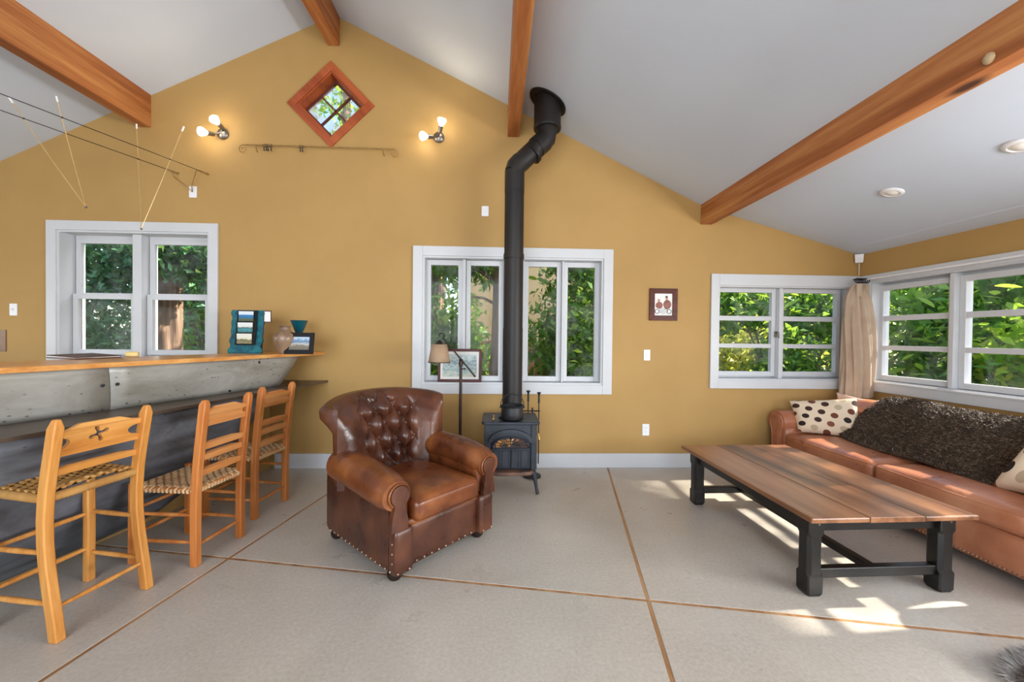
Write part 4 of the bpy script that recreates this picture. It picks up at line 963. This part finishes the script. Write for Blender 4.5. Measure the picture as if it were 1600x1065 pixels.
B().tube([(.145, .017, 2.86), (.163, .020, 2.88)], R_+.006, 36).obj('seam_band', 'pipe', pi_, 50)
cxx = .285; cyy = .055
B().lathe([(.06, 3.10), (.118, 3.10), (.122, 3.12), (.118, 3.14), (.118, 3.44)], 40, (cxx, cyy, 0)).obj('support_box', 'pipe', pi_, 40)
# flange follows the ceiling slope
def flr(a, r): x = PXc+cxx+r*cos(a); return (cxx+r*cos(a), cyy+r*sin(a), RZ-SR*(x-RX)-.003)
def flange(u, v):
    a = 2*pi*u; return [flr(a, .11), flr(a, .158), (lambda p: (p[0], p[1], p[2]-.014))(flr(a, .158)), (lambda p: (p[0], p[1], p[2]-.014))(flr(a, .11))][int(round(v*3))]
B().grid(flange, 48, 4, wrapu=True).obj('ceiling_flange', 'pipe', pi_, 30)
# pot
pt = thing('iron_pot', 'round black iron pot with bail handle on top of the stove', 'pot', (.135, 3.235, .602))
B().lathe([(0, 0), (.072, 0), (.088, .012), (.093, .045), (.089, .085), (.086, .10), (.094, .104), (.097, .112), (.092, .115), (.080, .106), (.080, .02), (0, .012)], 40).obj('pot_body', 'iron', pt, 50)
B().tube([(-.096, 0, .10), (-.094, .0, .13), (-.082, .01, .165), (-.05, .016, .192), (0, .018, .203), (.05, .016, .192), (.082, .01, .165), (.094, 0, .13), (.096, 0, .10)], .004, 8).obj('bail_handle', 'iron', pt, 50)
for s in (-1, 1): B().sphere((s*.095, 0, .098), .009).obj('lug', 'iron', pt, 50)
# little tool and tinder on the stove top
sh_ = thing('stove_tool', 'small black and brass tool lying on the stove top left of the pot', 'tool', (.0, 3.22, .594))
B().tube([(.03, .03, .012), (.07, .06, .016)], .010, 8).obj('handle', 'iron', sh_, 50); B().sphere((-.02, .0, .012), .014, 8, 6, (1, .8, .8)).tube([(-.02, 0, .014), (-.016, .0, .045)], [.008, .011], 8).obj('brass_head', 'brass', sh_, 50)
# fireplace tools behind the stove
ft = thing('fire_tool_set', 'black iron fire tools on a stand behind the stove', 'fire tools', (.335, 3.60, 0))
B().lathe([(0, 0), (.085, 0), (.085, .012), (.02, .02), (0, .02)], 24).obj('stand_base', 'iron', ft, 40)
B().tube([(0, 0, .01), (0, 0, .63)], .008, 8).obj('stand_pole', 'iron', ft, 50)
B().tube([(-.12, 0, .60), (0, 0, .60), (.07, 0, .60)], .006, 8).obj('crossbar', 'iron', ft, 50)
for x, top in ((-.115, .78), (-.04, .79), (.058, .775)):
    B().tube([(x, -.012, .12), (x, -.012, top-.10)], .0055, 8).lathe([(0, top-.10), (.010, top-.10), (.008, top-.04), (.010, top-.02), (.018, top-.012), (.018, top-.002), (0, top)], 12, (x, -.012, 0)).obj('fire_tool', 'iron', ft, 50)

# ================================================================== WALL THINGS
def plate(label, x0, x1, z0, z1, kind='switch', mat='plastic', cat='switch'):
    t = thing('wall_plate', label, cat, ((x0+x1)/2, D, (z0+z1)/2)); w, h = x1-x0, z1-z0
    B().rbox((0, -.004, 0), (w, .009, h), .003, 4).obj('plate', mat, t, 40)
    if kind == 'switch': B().rbox((0, -.010, 0), (w*.36, .008, h*.52), .002, 4).obj('rocker', mat, t, 40)
    elif kind == 'toggle': B().box((0, -.013, .004), (.009, .016, .02), (rad(25), 0, 0)).obj('toggle', mat, t)
    elif kind == 'outlet':
        for s in (-1, 1):
            o = B().lathe([(0, 0), (.016, 0), (.016, .003), (0, .004)], 18, (0, -.008, s*.02), (0, -1, 0)).obj('socket', mat, t, 40)
            for k in (-1, 1): B().box((k*.006, -.0125, s*.02+.003), (.002, .001, .007)).obj('slot', 'rubber', o)
    elif kind == 'holes':
        for s in (-1, 1): B().lathe([(0, 0), (.012, 0), (.010, .003), (0, .003)], 12, (0, -.008, s*.05), (0, -1, 0)).obj('screw', 'iron', t, 40)
    return t
plate('white plate where the cable light wires enter the wall', -2.895, -2.825, 2.548, 2.654, 'blank', cat='wall plate')
plate('white blank plate high on the wall left of the stove pipe', -.157, -.089, 2.437, 2.534, 'blank', cat='wall plate')
plate('white rocker switch below the small cherry picture frame', 1.450, 1.515, 1.057, 1.163)
plate('white power outlet low on the ochre wall', 1.447, 1.517, .315, .430, 'outlet', cat='outlet')
plate('white toggle switch left of the left window', -4.503, -4.436, 1.422, 1.533, 'toggle')
plate('brown metal plate at the left edge of the wall', -4.66, -4.536, 1.088, 1.289, 'holes', plain('brown_plate', srgb(112, 88, 72), srgb(130, 104, 86), 10, .4, .4), cat='wall plate')
# small cherry frame
fr_ = thing('picture_frame', 'small cherry frame with a sepia photo of two riders, on the ochre wall', 'picture frame', (1.637, D-.003, 1.4515), 0)
frame_rect(fr_, .278, .315, .050, .018, 'cherry', y0=-.018)
B().span((-.092, -.008, .047), (.092, -.004, .268)).obj('photo_print', 'mat_board', fr_)
def flat(par, pts, m, nm='print_figure'): B().prism(pts, lambda x, z: (x, -.0090, z), lambda x, z: (x, -.0080, z)).obj(nm, m, par)
sep1 = plain('sepia_brown', srgb(120, 62, 50), srgb(150, 90, 76), 40, .5); sep2 = plain('sepia_skin', srgb(184, 140, 120), srgb(196, 152, 132), 40, .5); sep3 = plain('sepia_grey', srgb(70, 60, 58), srgb(110, 98, 94), 60, .5); sep4 = plain('print_silver', srgb(176, 178, 180), srgb(206, 206, 206), 30, .5)
flat(fr_, ell(-.042, .150, .036, .034, 0, 2*pi, 14)[:-1], sep1); flat(fr_, ell(.038, .158, .040, .046, 0, 2*pi, 14)[:-1], sep1)
flat(fr_, ell(-.046, .196, .014, .018, 0, 2*pi, 12)[:-1], sep2); flat(fr_, ell(.032, .219, .014, .019, 0, 2*pi, 12)[:-1], sep2)
flat(fr_, ell(.030, .234, .014, .008, 0, 2*pi, 12)[:-1], sep3); flat(fr_, ell(.0, .095, .05, .032, 0, 2*pi, 14)[:-1], sep4)
for x in (-.062, .058):
    B().holed(ell(x, .090, .024, .024, 0, 2*pi, 16)[:-1], [ell(x, .090, .017, .017, 0, 2*pi, 16)[:-1]], lambda a, b: (a, -.0096, b), lambda a, b: (a, -.0086, b)).obj('print_wheel', sep3, fr_)
# framed watercolour on the centre window sill
wcf = thing('framed_watercolour', 'wide mahogany frame with pale watercolour leaning on the centre window sill', 'picture frame', (-.356, D+.012, .8315), 0); tilt(wcf, rad(-4))
frame_rect(wcf, .425, .322, .026, .016, 'redframe')
B().span((-.19, .006, .024), (.19, .009, .298)).obj('mat_board', 'mat_board', wcf); B().span((-.165, .0035, .05), (.165, .006, .27)).obj('watercolour_print', PR_TOWN, wcf)
# motion sensor in the corner
ms = thing('motion_sensor', 'white motion sensor in the ceiling corner above the curtain', 'sensor', (3.595, 3.80, 2.045), rad(-45))
B().box((0, 0, .045), (.062, .045, .085), None, 1.15).obj('housing', 'plastic', ms, bevel=.006); B().box((0, -.024, .03), (.045, .004, .035)).obj('lens', 'mat_board', ms, bevel=.002)
B().tube([(0, .01, .0), (.0, .012, -.12)], .003, 6).obj('wire', 'mat_board', ms)
# iron scroll rod
ir = thing('iron_rod', 'thin wrought-iron curtain rod with scroll ends under the diamond window', 'curtain rod', (-1.68, D-.05, 3.035))
B().tube([(-.69, 0, 0), (.70, 0, 0)], .0055, 8).obj('rod', 'brass', ir, 50)
for s in (-1, 1):
    pts = [(s*(.69), 0, 0)]
    for i in range(26): a = pi/2-2*pi*1.3*i/25; r = .040*(1-.68*i/25); pts.append((s*(.69+.005+r*cos(a)), 0, -.040+r*sin(a)))
    B().tube(pts, .004, 6).obj('scroll', 'brass', ir, 50)
    B().tube([(s*.56, 0, 0), (s*.585, .01, -.01), (s*.59, .035, -.04), (s*.59, .049, -.045)], .004, 6).obj('bracket', 'brass', ir, 50)
for x in (-.505, -.485, -.470, -.44, .0-.175, -.155):
    B().tube([(x+.012*cos(2*pi*i/12), .012*sin(2*pi*i/12)*.3, -.004+.014*sin(2*pi*i/12)) for i in range(12)], .003, 6, closed=True).tube([(x, 0, -.016), (x+.003, 0, -.05)], [.003, .006], 6).obj('ring_clip', 'iron', ir, 50)
# twin spotlights on the wall
def spots(label, base, heads):
    t = thing('twin_spotlight', label, 'spotlight', base, 0, 'twin wall spotlights')
    B().lathe([(0, 0), (.052, 0), (.052, .012), (.040, .026), (.012, .034), (0, .034)], 28, (0, 0, 0), (0, -1, 0)).obj('canopy', 'nickel', t, 40)
    for p, d in heads:
        p = Vector(p)-Vector(base); d = Vector(d).normalized(); back = p-d*.105
        B().tube([(0, -.028, 0), tuple(Vector((0, -.028, 0)).lerp(back, .6)), tuple(back)], .008, 8).obj('arm', 'nickel', t, 50)
        h = B().lathe([(0, -.005), (.019, -.005), (.021, .05), (.017, .055), (0, .055)], 18, tuple(back), tuple(d)).obj('lamp_holder', 'nickel', t, 40)
        B().lathe([(0, .05), (.016, .052), (.034, .085), (.040, .105), (.034, .116), (0, .120)], 22, tuple(back), tuple(d)).obj('bulb', 'bulb', t, 50)
        l = lamp('spot_lamp', 'SPOT', 3.5, (1, .80, .52), tuple(p+d*.03), tuple(d), spot_size=rad(150), spot_blend=.9, shadow_soft_size=.04); l.parent = t
spots('left twin spotlight with two lit bulbs beside the diamond window', (-2.587, D, 3.150), [((-2.575, 3.70, 3.215), (-.05, -1, .25)), ((-2.69, 3.70, 3.10), (-.45, -1, -.25))])
spots('right twin spotlight with two lit bulbs between diamond window and stove pipe', (-.572, D, 3.179), [((-.525, 3.70, 3.275), (.25, -.55, .75)), ((-.705, 3.70, 3.120), (-.80, -.6, -.25))])
# recessed ceiling downlights
for y, lb in ((2.765, 'round white recessed downlight farther from the camera'), (2.063, 'round white recessed downlight at the right picture edge')):
    x = 2.850; nrm = Vector((ZE-ZB, 0, -(XR-XB))).normalized()*1.0
    n3 = Vector((-(ZB-ZE), 0, -(XR-XB))).normalized()
    t = thing('recessed_downlight', lb, 'downlight', (x, y, roofz(x)), 0, 'recessed downlights')
    B().lathe([(.045, .0), (.068, .0), (.070, .004), (.064, .010), (.047, .012), (.045, .004)], 32, (0, 0, 0), tuple(n3)).obj('trim_ring', 'plastic', t, 40)
    B().lathe([(0, .016), (.03, .014), (.045, .004), (.046, .0)], 28, (0, 0, 0), tuple(n3)).obj('lens', 'downlight', t, 50)
# cable lights over the bar
def ceq(a, b_, t): return Vector(a).lerp(Vector(b_), t)
c1a, c1b = (-2.722, D-.006, 2.772), (-3.62, 1.23, 2.772); c2a, c2b = (-2.995, D-.006, 2.772), (-3.87, 1.49, 2.772)
cw = []
for lb, a, b_ in (('right thin cable of the wire light system above the bar', c1a, c1b), ('left thin cable of the wire light system above the bar', c2a, c2b)):
    t = thing('light_cable', lb, 'cable', a, 0, 'cables of the wire light system')
    B().tube([(0, 0, 0), tuple(Vector(b_)-Vector(a))], .0028, 6).obj('cable', 'bronze', t)
    B().lathe([(0, 0), (.009, 0), (.009, .03), (.004, .05), (0, .05)], 10, (0, .004, 0), (-.3, -1, 0)).obj('wall_anchor', 'brass', t, 40)
    e = Vector((-2.86, D-.012, 2.60))-Vector(a)
    B().tube([(-.02, -.04, 0), (-.06*1, -.06, .01) if a == c1a else (.0, -.05, -.05), tuple(e*.6+Vector((-.04 if a == c1a else 0, -.03, -.02))), tuple(e)], .004, 6).obj('feed_wire', 'brass', t, 50)
def hanging(label, y1, y2, dip, sh):
    p1 = ceq(c1a, c1b, (D-y1)/(D-1.23)); p2 = ceq(c2a, c2b, (D-y2)/(D-1.49)); mid = (p1+p2)/2; bot = mid+Vector((.342*sh, .94*sh, -dip))
    t = thing('cable_light', label, 'hanging light', tuple(bot), 0, 'v-shaped rod lights on the cables')
    for p, q in ((p1, p2), (p2, p1)):
        d = (p-bot); top = bot+d*(1.16 if dip < .6 else (1.42 if p is p1 else 1.45)); m = bot.lerp(top, .5)+Vector((0, 0, -.012))
        B().tube([tuple(Vector((0, 0, 0))), tuple(m-bot), tuple(top-bot)], [.0022, .0024, .0030], 6).obj('rod', plain('pale_brass_rod', srgb(214, 180, 120), srgb(226, 196, 140), 20, .3, .5), t)
        B().sphere(tuple(p-bot), .007, 6, 4).obj('clamp', 'iron', t)
        B().tube([tuple(top-bot), tuple((top-bot)*1.05)], .006, 6).obj('rod_tip', 'plastic', t)
    B().sphere((0, 0, -.004), .009, 8, 6).obj('lamp_capsule', 'nickel', t, 50)
hanging('v-shaped rod light hanging from the cables nearest the camera', 2.90, 2.93, .547, .225)
hanging('v-shaped rod light hanging from the cables in front of the left window', 3.54, 3.553, .618, -.092)

# ================================================================== CURTAIN AND ROD
ct = thing('corner_curtain', 'beige curtain gathered in the corner between the two windows', 'curtain', (3.475, 3.675, 0))
def cur(u, v):
    a = 2*pi*u; z = .735+1.075*v
    k = .078+.026*(1-v)+.013*sin(pi*v*.9); top = max(0, (v-.90)/.10); k *= 1-.45*top
    r = k*(1+.30*abs(sin(4*a+.9*sin(3*v)))**.8-.12+.10*sin(13*a+2*v+1)+.10*sin(3*a+4*v))*(1-.25*max(0, (v-.62)/.38)**1.5)
    return (r*cos(a)*1.18+.015*sin(5*v), r*sin(a)*.78, z)
o = B().grid(cur, 110, 34, wrapu=True).obj('curtain_cloth', 'curtain', ct, 70)
o = B().grid(lambda u, v: (-.075+.17*u, -.062+.04*u-.015*sin(6*u), 1.70+.115*v-.05*u*(1-v)), 16, 5).obj('curtain_heading', 'curtain', ct, 70)
rr_ = thing('curtain_rod', 'thin white curtain rod above the sofa window with black rings at its end', 'curtain rod', (3.555, 3.70, 1.866))
B().tube([(0, .06, 0), (0, -2.05, 0)], .008, 10).obj('rod', 'plastic', rr_, 50)
for k in range(6): B().tube([(-.0-.02*k+.022*cos(2*pi*i/14), -.03, -.015+.022*sin(2*pi*i/14)) for i in range(14)], .0045, 6, closed=True).obj('ring', 'iron', rr_, 50)
B().tube([(0, .02, 0), (-.135, -.03, -.006)], .007, 8).obj('rod_return', 'iron', rr_, 50)
for y in (-.9, -1.9): B().tube([(0, y, 0), (.05, y, .0)], .006, 8).obj('bracket', 'plastic', rr_, 50)

# ================================================================== SOFA
sf = thing('leather_sofa', 'tan leather sofa with rolled arms under the window bank', 'sofa', (3.12, 2.70, 0))
def S(x, y, z): return (x-3.12, y-2.70, z)
fx = 2.715
B().rbox(S((fx+.02+3.58)/2, (3.735+1.685)/2, .165), (3.56-fx, 2.05, .21), .02, 8).obj('base', 'sofa', sf, 50)
B().rbox(S(fx+.008, (3.58+1.86)/2, .165), (.03, 1.70, .215), .012, 8).obj('front_panel', 'sofa', sf, 50)
b = B()
for i in range(86): b.sphere(S(fx-.008, 3.56-1.70*i/85, .075), .0055, 6, 4)
tag(b.obj('nailheads', 'nail', sf, 60), None, kind='stuff')
for (ya, yb_) in ((3.575, 2.722), (2.714, 1.87)):
    def bow(P, ya=ya, yb_=yb_):
        t = (P.y+2.70-(ya+yb_)/2)/((ya-yb_)/2); x = P.x
        if P.x+3.12 < 3.0: x -= .022*(1-t*t)
        return Vector((x, P.y, P.z))
    B().rbox(S((fx-.015+3.30)/2, (ya+yb_)/2, .338), (3.30-fx+.03, ya-yb_, .135), .045, 18, (0, 0, .028), bow).obj('seat_cushion', 'sofa', sf, 70)
    pts = [S(fx-.014-.022*(1-t*t), (ya+yb_)/2+t*(ya-yb_-.06)/2, .388) for t in np.linspace(-1, 1, 15)]
    B().tube(pts, .0055, 6).obj('welt', 'sofa', sf, 60); B().tube([(p[0]-.0, p[1], .296) for p in pts], .005, 6).obj('welt', 'sofa', sf, 60)
B().rbox(S(3.46, 2.70, .45), (.20, 1.86, .56), .07, 12, fn=lambda P: Vector((P.x+.10*(P.z-.4), P.y, P.z))).obj('back_frame', 'sofa', sf, 60)
for (ya, yb_) in ((3.56, 2.72), (2.715, 1.88)):
    B().rbox(S(3.29, (ya+yb_)/2, .565), (.22, ya-yb_, .36), .085, 14, (.03, 0, .0), lambda P: Vector((P.x+.28*(P.z-.5), P.y, P.z))).obj('back_cushion', 'sofa', sf, 70)
for yc in (3.690, 1.730):
    s = 1 if yc > 2.7 else -1
    n, m = 16, 24
    def af(u, v, yc=yc, s=s):
        a = 2*pi*v; x = fx-.008+.80*u; r = .118*(1-.06*math.exp(-(u/.05)**2))
        return S(x, yc+s*.012+r*cos(a), .482+.02*u+r*.98*sin(a))
    bb_ = B().grid(af, n, m, wrapv=True); bb_.add([af(0, j/m) for j in range(m)], [tuple(range(m))]); bb_.add([af(1, j/m) for j in range(m)], [tuple(range(m))]); bb_.obj('arm', 'sofa', sf, 60)
    B().rbox(S(fx+.38, yc-s*.03, .26), (.76, .155, .40), .03, 8).obj('arm_panel', 'sofa', sf, 60)
    key = ell(0, .482, .088, .088, -pi*.22, pi*1.22, 20)+[(-.058, .40), (-.052, .30), (-.052, .075), (.052, .075), (.052, .30), (.058, .40)]
    B().prism(key, lambda a, z: S(fx-.030, yc+a-s*.005, z), lambda a, z: S(fx-.002, yc+a-s*.005, z)).obj('arm_scroll', 'sofa', sf, bevel=.008)
    B().tube([S(fx-.033, yc+a*.72-s*.005, .482+(z-.482)*.72 if z > .4 else z) for a, z in key], .005, 6, closed=True).obj('scroll_welt', 'sofa', sf, 60)
for x in (fx+.06, 3.50):
    for y in (3.70, 2.70, 1.72): B().lathe([(0, 0), (.025, 0), (.034, .02), (.03, .06), (0, .065)], 16, S(x, y, 0)).obj('foot', 'bronze', sf, 40)
# pillows
def polka(name, scale, ang):
    n = NT(name); v = n.coords('UV', (scale, scale*.8, 1), (0, 0, ang)); vo = n.vor(v, 1.0, rnd=0)
    d = n.math('LESS_THAN', vo.outputs['Distance'], .29)
    col = n.ramp(n.math('FRACT', n.math('MULTIPLY', n.n('SeparateColor').outputs[0], 1.0)), K01)
    sp = n.n('SeparateColor'); n.l(vo.outputs['Color'], sp.inputs[0])
    c = n.ramp(sp.outputs[0], ((0, srgb(66, 44, 38)), (.25, srgb(48, 40, 38)), (.42, srgb(132, 82, 62)), (.62, srgb(186, 166, 138)), (.82, srgb(112, 66, 50))), 'CONSTANT')
    n.bump(n.noise(n.coords('UV'), 7, 3), .25, .01)
    return n.set(n.mix(d, srgb(226, 206, 180), c), .75, 0, .2)
MAT['polka'] = polka('polka_dot_cotton', 4.9, .42); MAT['polka2'] = polka('polka_dot_cotton_b', 3.6, .3)
MAT['stripe'] = fabric('pink_beige_stripe', srgb(186, 150, 132), srgb(222, 196, 178), 120)
def pillow(name, label, c4, puff, mat, n=26, group='cushions on the sofa'):
    bl, br, tr_, tl = [Vector(c) for c in c4]; cen = (bl+br+tr_+tl)/4; nr = (br-bl).cross(tl-bl).normalized()
    vs = []; uv = []; fs = []
    for side in (1, -1):
        for i in range(n):
            for j in range(n):
                u, v = i/(n-1), j/(n-1); a, b_ = 2*u-1, 2*v-1
                # edges pulled in between the corners
                pu = .045*(1-a*a)*b_; pv = .045*(1-b_*b_)*a
                p = bl.lerp(br, u-pv*.5).lerp(tl.lerp(tr_, u-pv*.5), v-pu*.5)
                h = puff*((1-a**4)*(1-b_**4))**.55*(1+.06*sin(9*u+3*v)+.05*sin(7*v-4*u))
                vs.append(tuple(p-cen+nr*h*side)); uv.append((u, v))
    N = n*n
    for sidx in (0, 1):
        for i in range(n-1):
            for j in range(n-1):
                q = (sidx*N+i*n+j, sidx*N+(i+1)*n+j, sidx*N+(i+1)*n+j+1, sidx*N+i*n+j+1); fs.append(q if sidx == 0 else q[::-1])
    o = B().add(vs, fs).obj(name, mat, None, 80, loc=tuple(cen), fixn=False)
    ul = o.data.uv_layers.new(name='uv')
    for lp_ in o.data.loops: ul.data[lp_.index].uv = uv[lp_.vertex_index]
    return tag(o, label, 'cushion', group)
pillow('polka_dot_pillow', 'cream pillow with brown polka dots leaning on the far sofa arm', [(2.80, 3.545, .428), (3.17, 3.265, .428), (3.205, 3.385, .765), (2.82, 3.685, .690)], .062, 'polka')
pillow('polka_dot_pillow', 'cream polka dot pillow at the right edge of the picture on the sofa', [(2.93, 2.215, .425), (2.99, 1.90, .425), (3.16, 1.86, .80), (3.07, 2.10, .80)], .07, 'polka2')
pillow('striped_pillow', 'pinkish striped pillow tucked behind the far polka dot pillow', [(3.22, 3.59, .52), (3.36, 3.32, .52), (3.37, 3.36, .735), (3.22, 3.61, .785)], .04, 'stripe')
# fur blanket over the sofa back
bl_ = thing('fur_throw', 'dark brown fur blanket draped over the sofa back', 'blanket', (3.25, 2.65, .40))
BP = [(3.545, .60), (3.530, .70), (3.475, .770), (3.40, .782), (3.31, .755), (3.22, .69), (3.155, .61), (3.105, .52), (3.05, .455), (2.985, .432), (2.93, .428)]
def blk(u, v):
    y = 3.33-1.30*u; end = .80+.16*sin(2.2*u+.3)+.05*sin(9*u); t = min(1, v*end)*(len(BP)-1); k = min(int(t), len(BP)-2); f = t-k
    x = BP[k][0]*(1-f)+BP[k+1][0]*f; z = BP[k][1]*(1-f)+BP[k+1][1]*f
    w = .8*sin(6*u+5*v)+.7*sin(11*u-7*v+1)+.4*sin(21*u+9*v); a = .018
    if u < .1: z -= .03*(1-u/.1)**2*(1 if z > .5 else 0)
    return Vector((x-3.25-a*w*.6-.012, y-2.65+.02*sin(9*v+3*u), z-.40+.012+a*w*.5*(1 if z > .46 else .3)))
furm = NT('brown_fur'); gg = furm.n('NewGeometry'); MAT['fur'] = furm.set(furm.ramp(gg.outputs['Random Per Island'], ((0, srgb(48, 38, 30)), (.5, srgb(86, 70, 56)), (.85, srgb(126, 106, 86)), (1, srgb(170, 148, 124)))), .55, 0, .35)
o = B().grid(blk, 60, 40).obj('blanket_hide', plain('fur_base', srgb(48, 38, 30), srgb(84, 66, 52), 14, .9), bl_, 70); m_ = o.modifiers.new('solid', 'SOLIDIFY'); m_.thickness = .012
def strands(fn, n, L, seed, name, mat, parent, comb=(0, 0, -1), lift=.6, wid=.0022, jit=.5):
    g = np.random.default_rng(seed); vs = np.empty((n*3, 3)); e = 1e-3; cb_ = Vector(comb)
    U = g.random((n, 2)); J = g.normal(size=(n, 3))*jit; LL = L*(.6+.8*g.random(n))
    for i in range(n):
        u, v = U[i]*.998+.001; p = fn(u, v); du = fn(min(1, u+e), v)-fn(max(0, u-e), v); dv = fn(u, min(1, v+e))-fn(u, max(0, v-e))
        nr = dv.cross(du)
        if nr.length < 1e-12: nr = Vector((0, 0, 1))
        nr.normalize(); 
        if nr.z < -.2 or (nr.z < .3 and nr.x > .3): nr = -nr
        d = (nr*lift+cb_*.55+Vector(J[i])*.6).normalized(); s = d.cross(nr+Vector((.01, .02, 0))).normalized()*wid
        vs[3*i] = p+s; vs[3*i+1] = p-s; vs[3*i+2] = p+d*LL[i]
    me = bpy.data.meshes.new(name); me.from_pydata(vs.tolist(), [], [(3*i, 3*i+1, 3*i+2) for i in range(n)]); me.materials.append(MAT[mat])
    o = bpy.data.objects.new(name, me); COL.objects.link(o); o.parent = parent; o['kind'] = 'stuff'; return o
strands(blk, 60000, .015, 5, 'fur_pile', 'fur', bl_, (-.3, .1, -.8), .6, .0024)

# ================================================================== COFFEE TABLE
tb = thing('coffee_table', 'long low coffee table with worn plank top and black frame', 'coffee table', (1.935, 2.470, 0), .024)
TW, TL, TZ = .435, .638, .424
xs = [-TW, -.135, .150, TW]
for i in range(3):
    x0, x1 = xs[i]+(.0008 if i else 0), xs[i+1]-(.0008 if i < 2 else 0)
    B().span((x0, -TL, TZ-.026), (x1, TL, TZ)).obj('plank', 'tabletop', tb, bevel=.006 if i != 1 else .0015)
LX, LY, LS = .352, .535, .083
def leg(sx, sy):
    w = LS/2; c = .016; zz = [(0, .80, .5), (.018, 1, .5), (.10, 1, .35), (.115, .96, 1), (.30, .96, 1), (.318, 1, .3), (TZ-.026, 1, .3)]
    vs = []; fs = []
    for z, k, cc in zz:
        a = w*k; q = c*cc
        for x, y in ((-a+q, -a), (a-q, -a), (a, -a+q), (a, a-q), (a-q, a), (-a+q, a), (-a, a-q), (-a, -a+q)): vs.append((sx*LX+x, sy*LY+y, z))
    for i in range(len(zz)-1):
        for k in range(8): fs.append((i*8+k, i*8+(k+1) % 8, i*8+8+(k+1) % 8, i*8+8+k))
    fs += [tuple(range(7, -1, -1)), tuple((len(zz)-1)*8+k for k in range(8))]
    o = B().add(vs, fs).obj('leg', 'blackpaint', tb, bevel=.0015)
    B().lathe([(0, 0), (.006, 0), (.005, .003), (0, .004)], 10, (sx*LX+.01, sy*LY-w, .365), (0, -1, 0)).obj('peg', 'nickel', o, 40)
for sx in (-1, 1):
    for sy in (-1, 1): leg(sx, sy)
for sx in (-1, 1): B().span((sx*LX-.014, -LY+.04, TZ-.105), (sx*LX+.014, LY-.04, TZ-.026)).obj('apron', 'blackpaint', tb, bevel=.003)
for sy in (-1, 1):
    B().span((-LX+.04, sy*LY-.014, TZ-.105), (LX-.04, sy*LY+.014, TZ-.026)).obj('apron', 'blackpaint', tb, bevel=.003)
    B().span((-LX+.035, sy*LY-.02, .082), (LX-.035, sy*LY+.02, .132)).obj('stretcher', 'blackpaint', tb, bevel=.005)
B().span((-.026, -LY+.02, .090), (.026, LY-.02, .124)).obj('stretcher', 'blackpaint', tb, bevel=.005)

# ================================================================== FUR at the picture edge
fg = thing('furry_shape', 'shaggy grey and white fur lying on the floor at the right edge', 'fur rug', (2.135, 1.375, 0))  # furry shape of unknown kind, built as a low fur mound
def fr2(u, v):
    a = 2*pi*u; r = v; k = 1+.08*sin(3*a+1)+.05*sin(7*a)
    x = .20*k*r*cos(a); y = .10*k*r*sin(a); z = .085*sqrt(max(0, 1-r*r))+.004
    return Vector((x, y, z))
furg = NT('grey_white_fur'); gg = furg.n('NewGeometry'); sx_ = furg.n('SeparateXYZ'); tc_ = furg.n('TexCoord'); furg.l(tc_.outputs['Object'], sx_.inputs[0])
mk = furg.ramp(furg.math('ADD', furg.math('MULTIPLY', sx_.outputs[1], 7.0), .42), ((.42, (0, 0, 0)), (.62, (1, 1, 1))))
MAT['fur2'] = furg.set(furg.mix(mk, furg.ramp(gg.outputs['Random Per Island'], ((0, srgb(72, 60, 54)), (1, srgb(130, 116, 106)))), furg.ramp(gg.outputs['Random Per Island'], ((0, srgb(176, 170, 166)), (1, srgb(226, 222, 218))))), .6, 0, .3)
B().grid(lambda u, v: fr2(u, v), 40, 12, wrapu=True).obj('hide', 'fur2', fg, 70)
strands(fr2, 9000, .040, 9, 'fur_pile', 'fur2', fg, (-.9, .35, -.05), .45, .0018, .35)
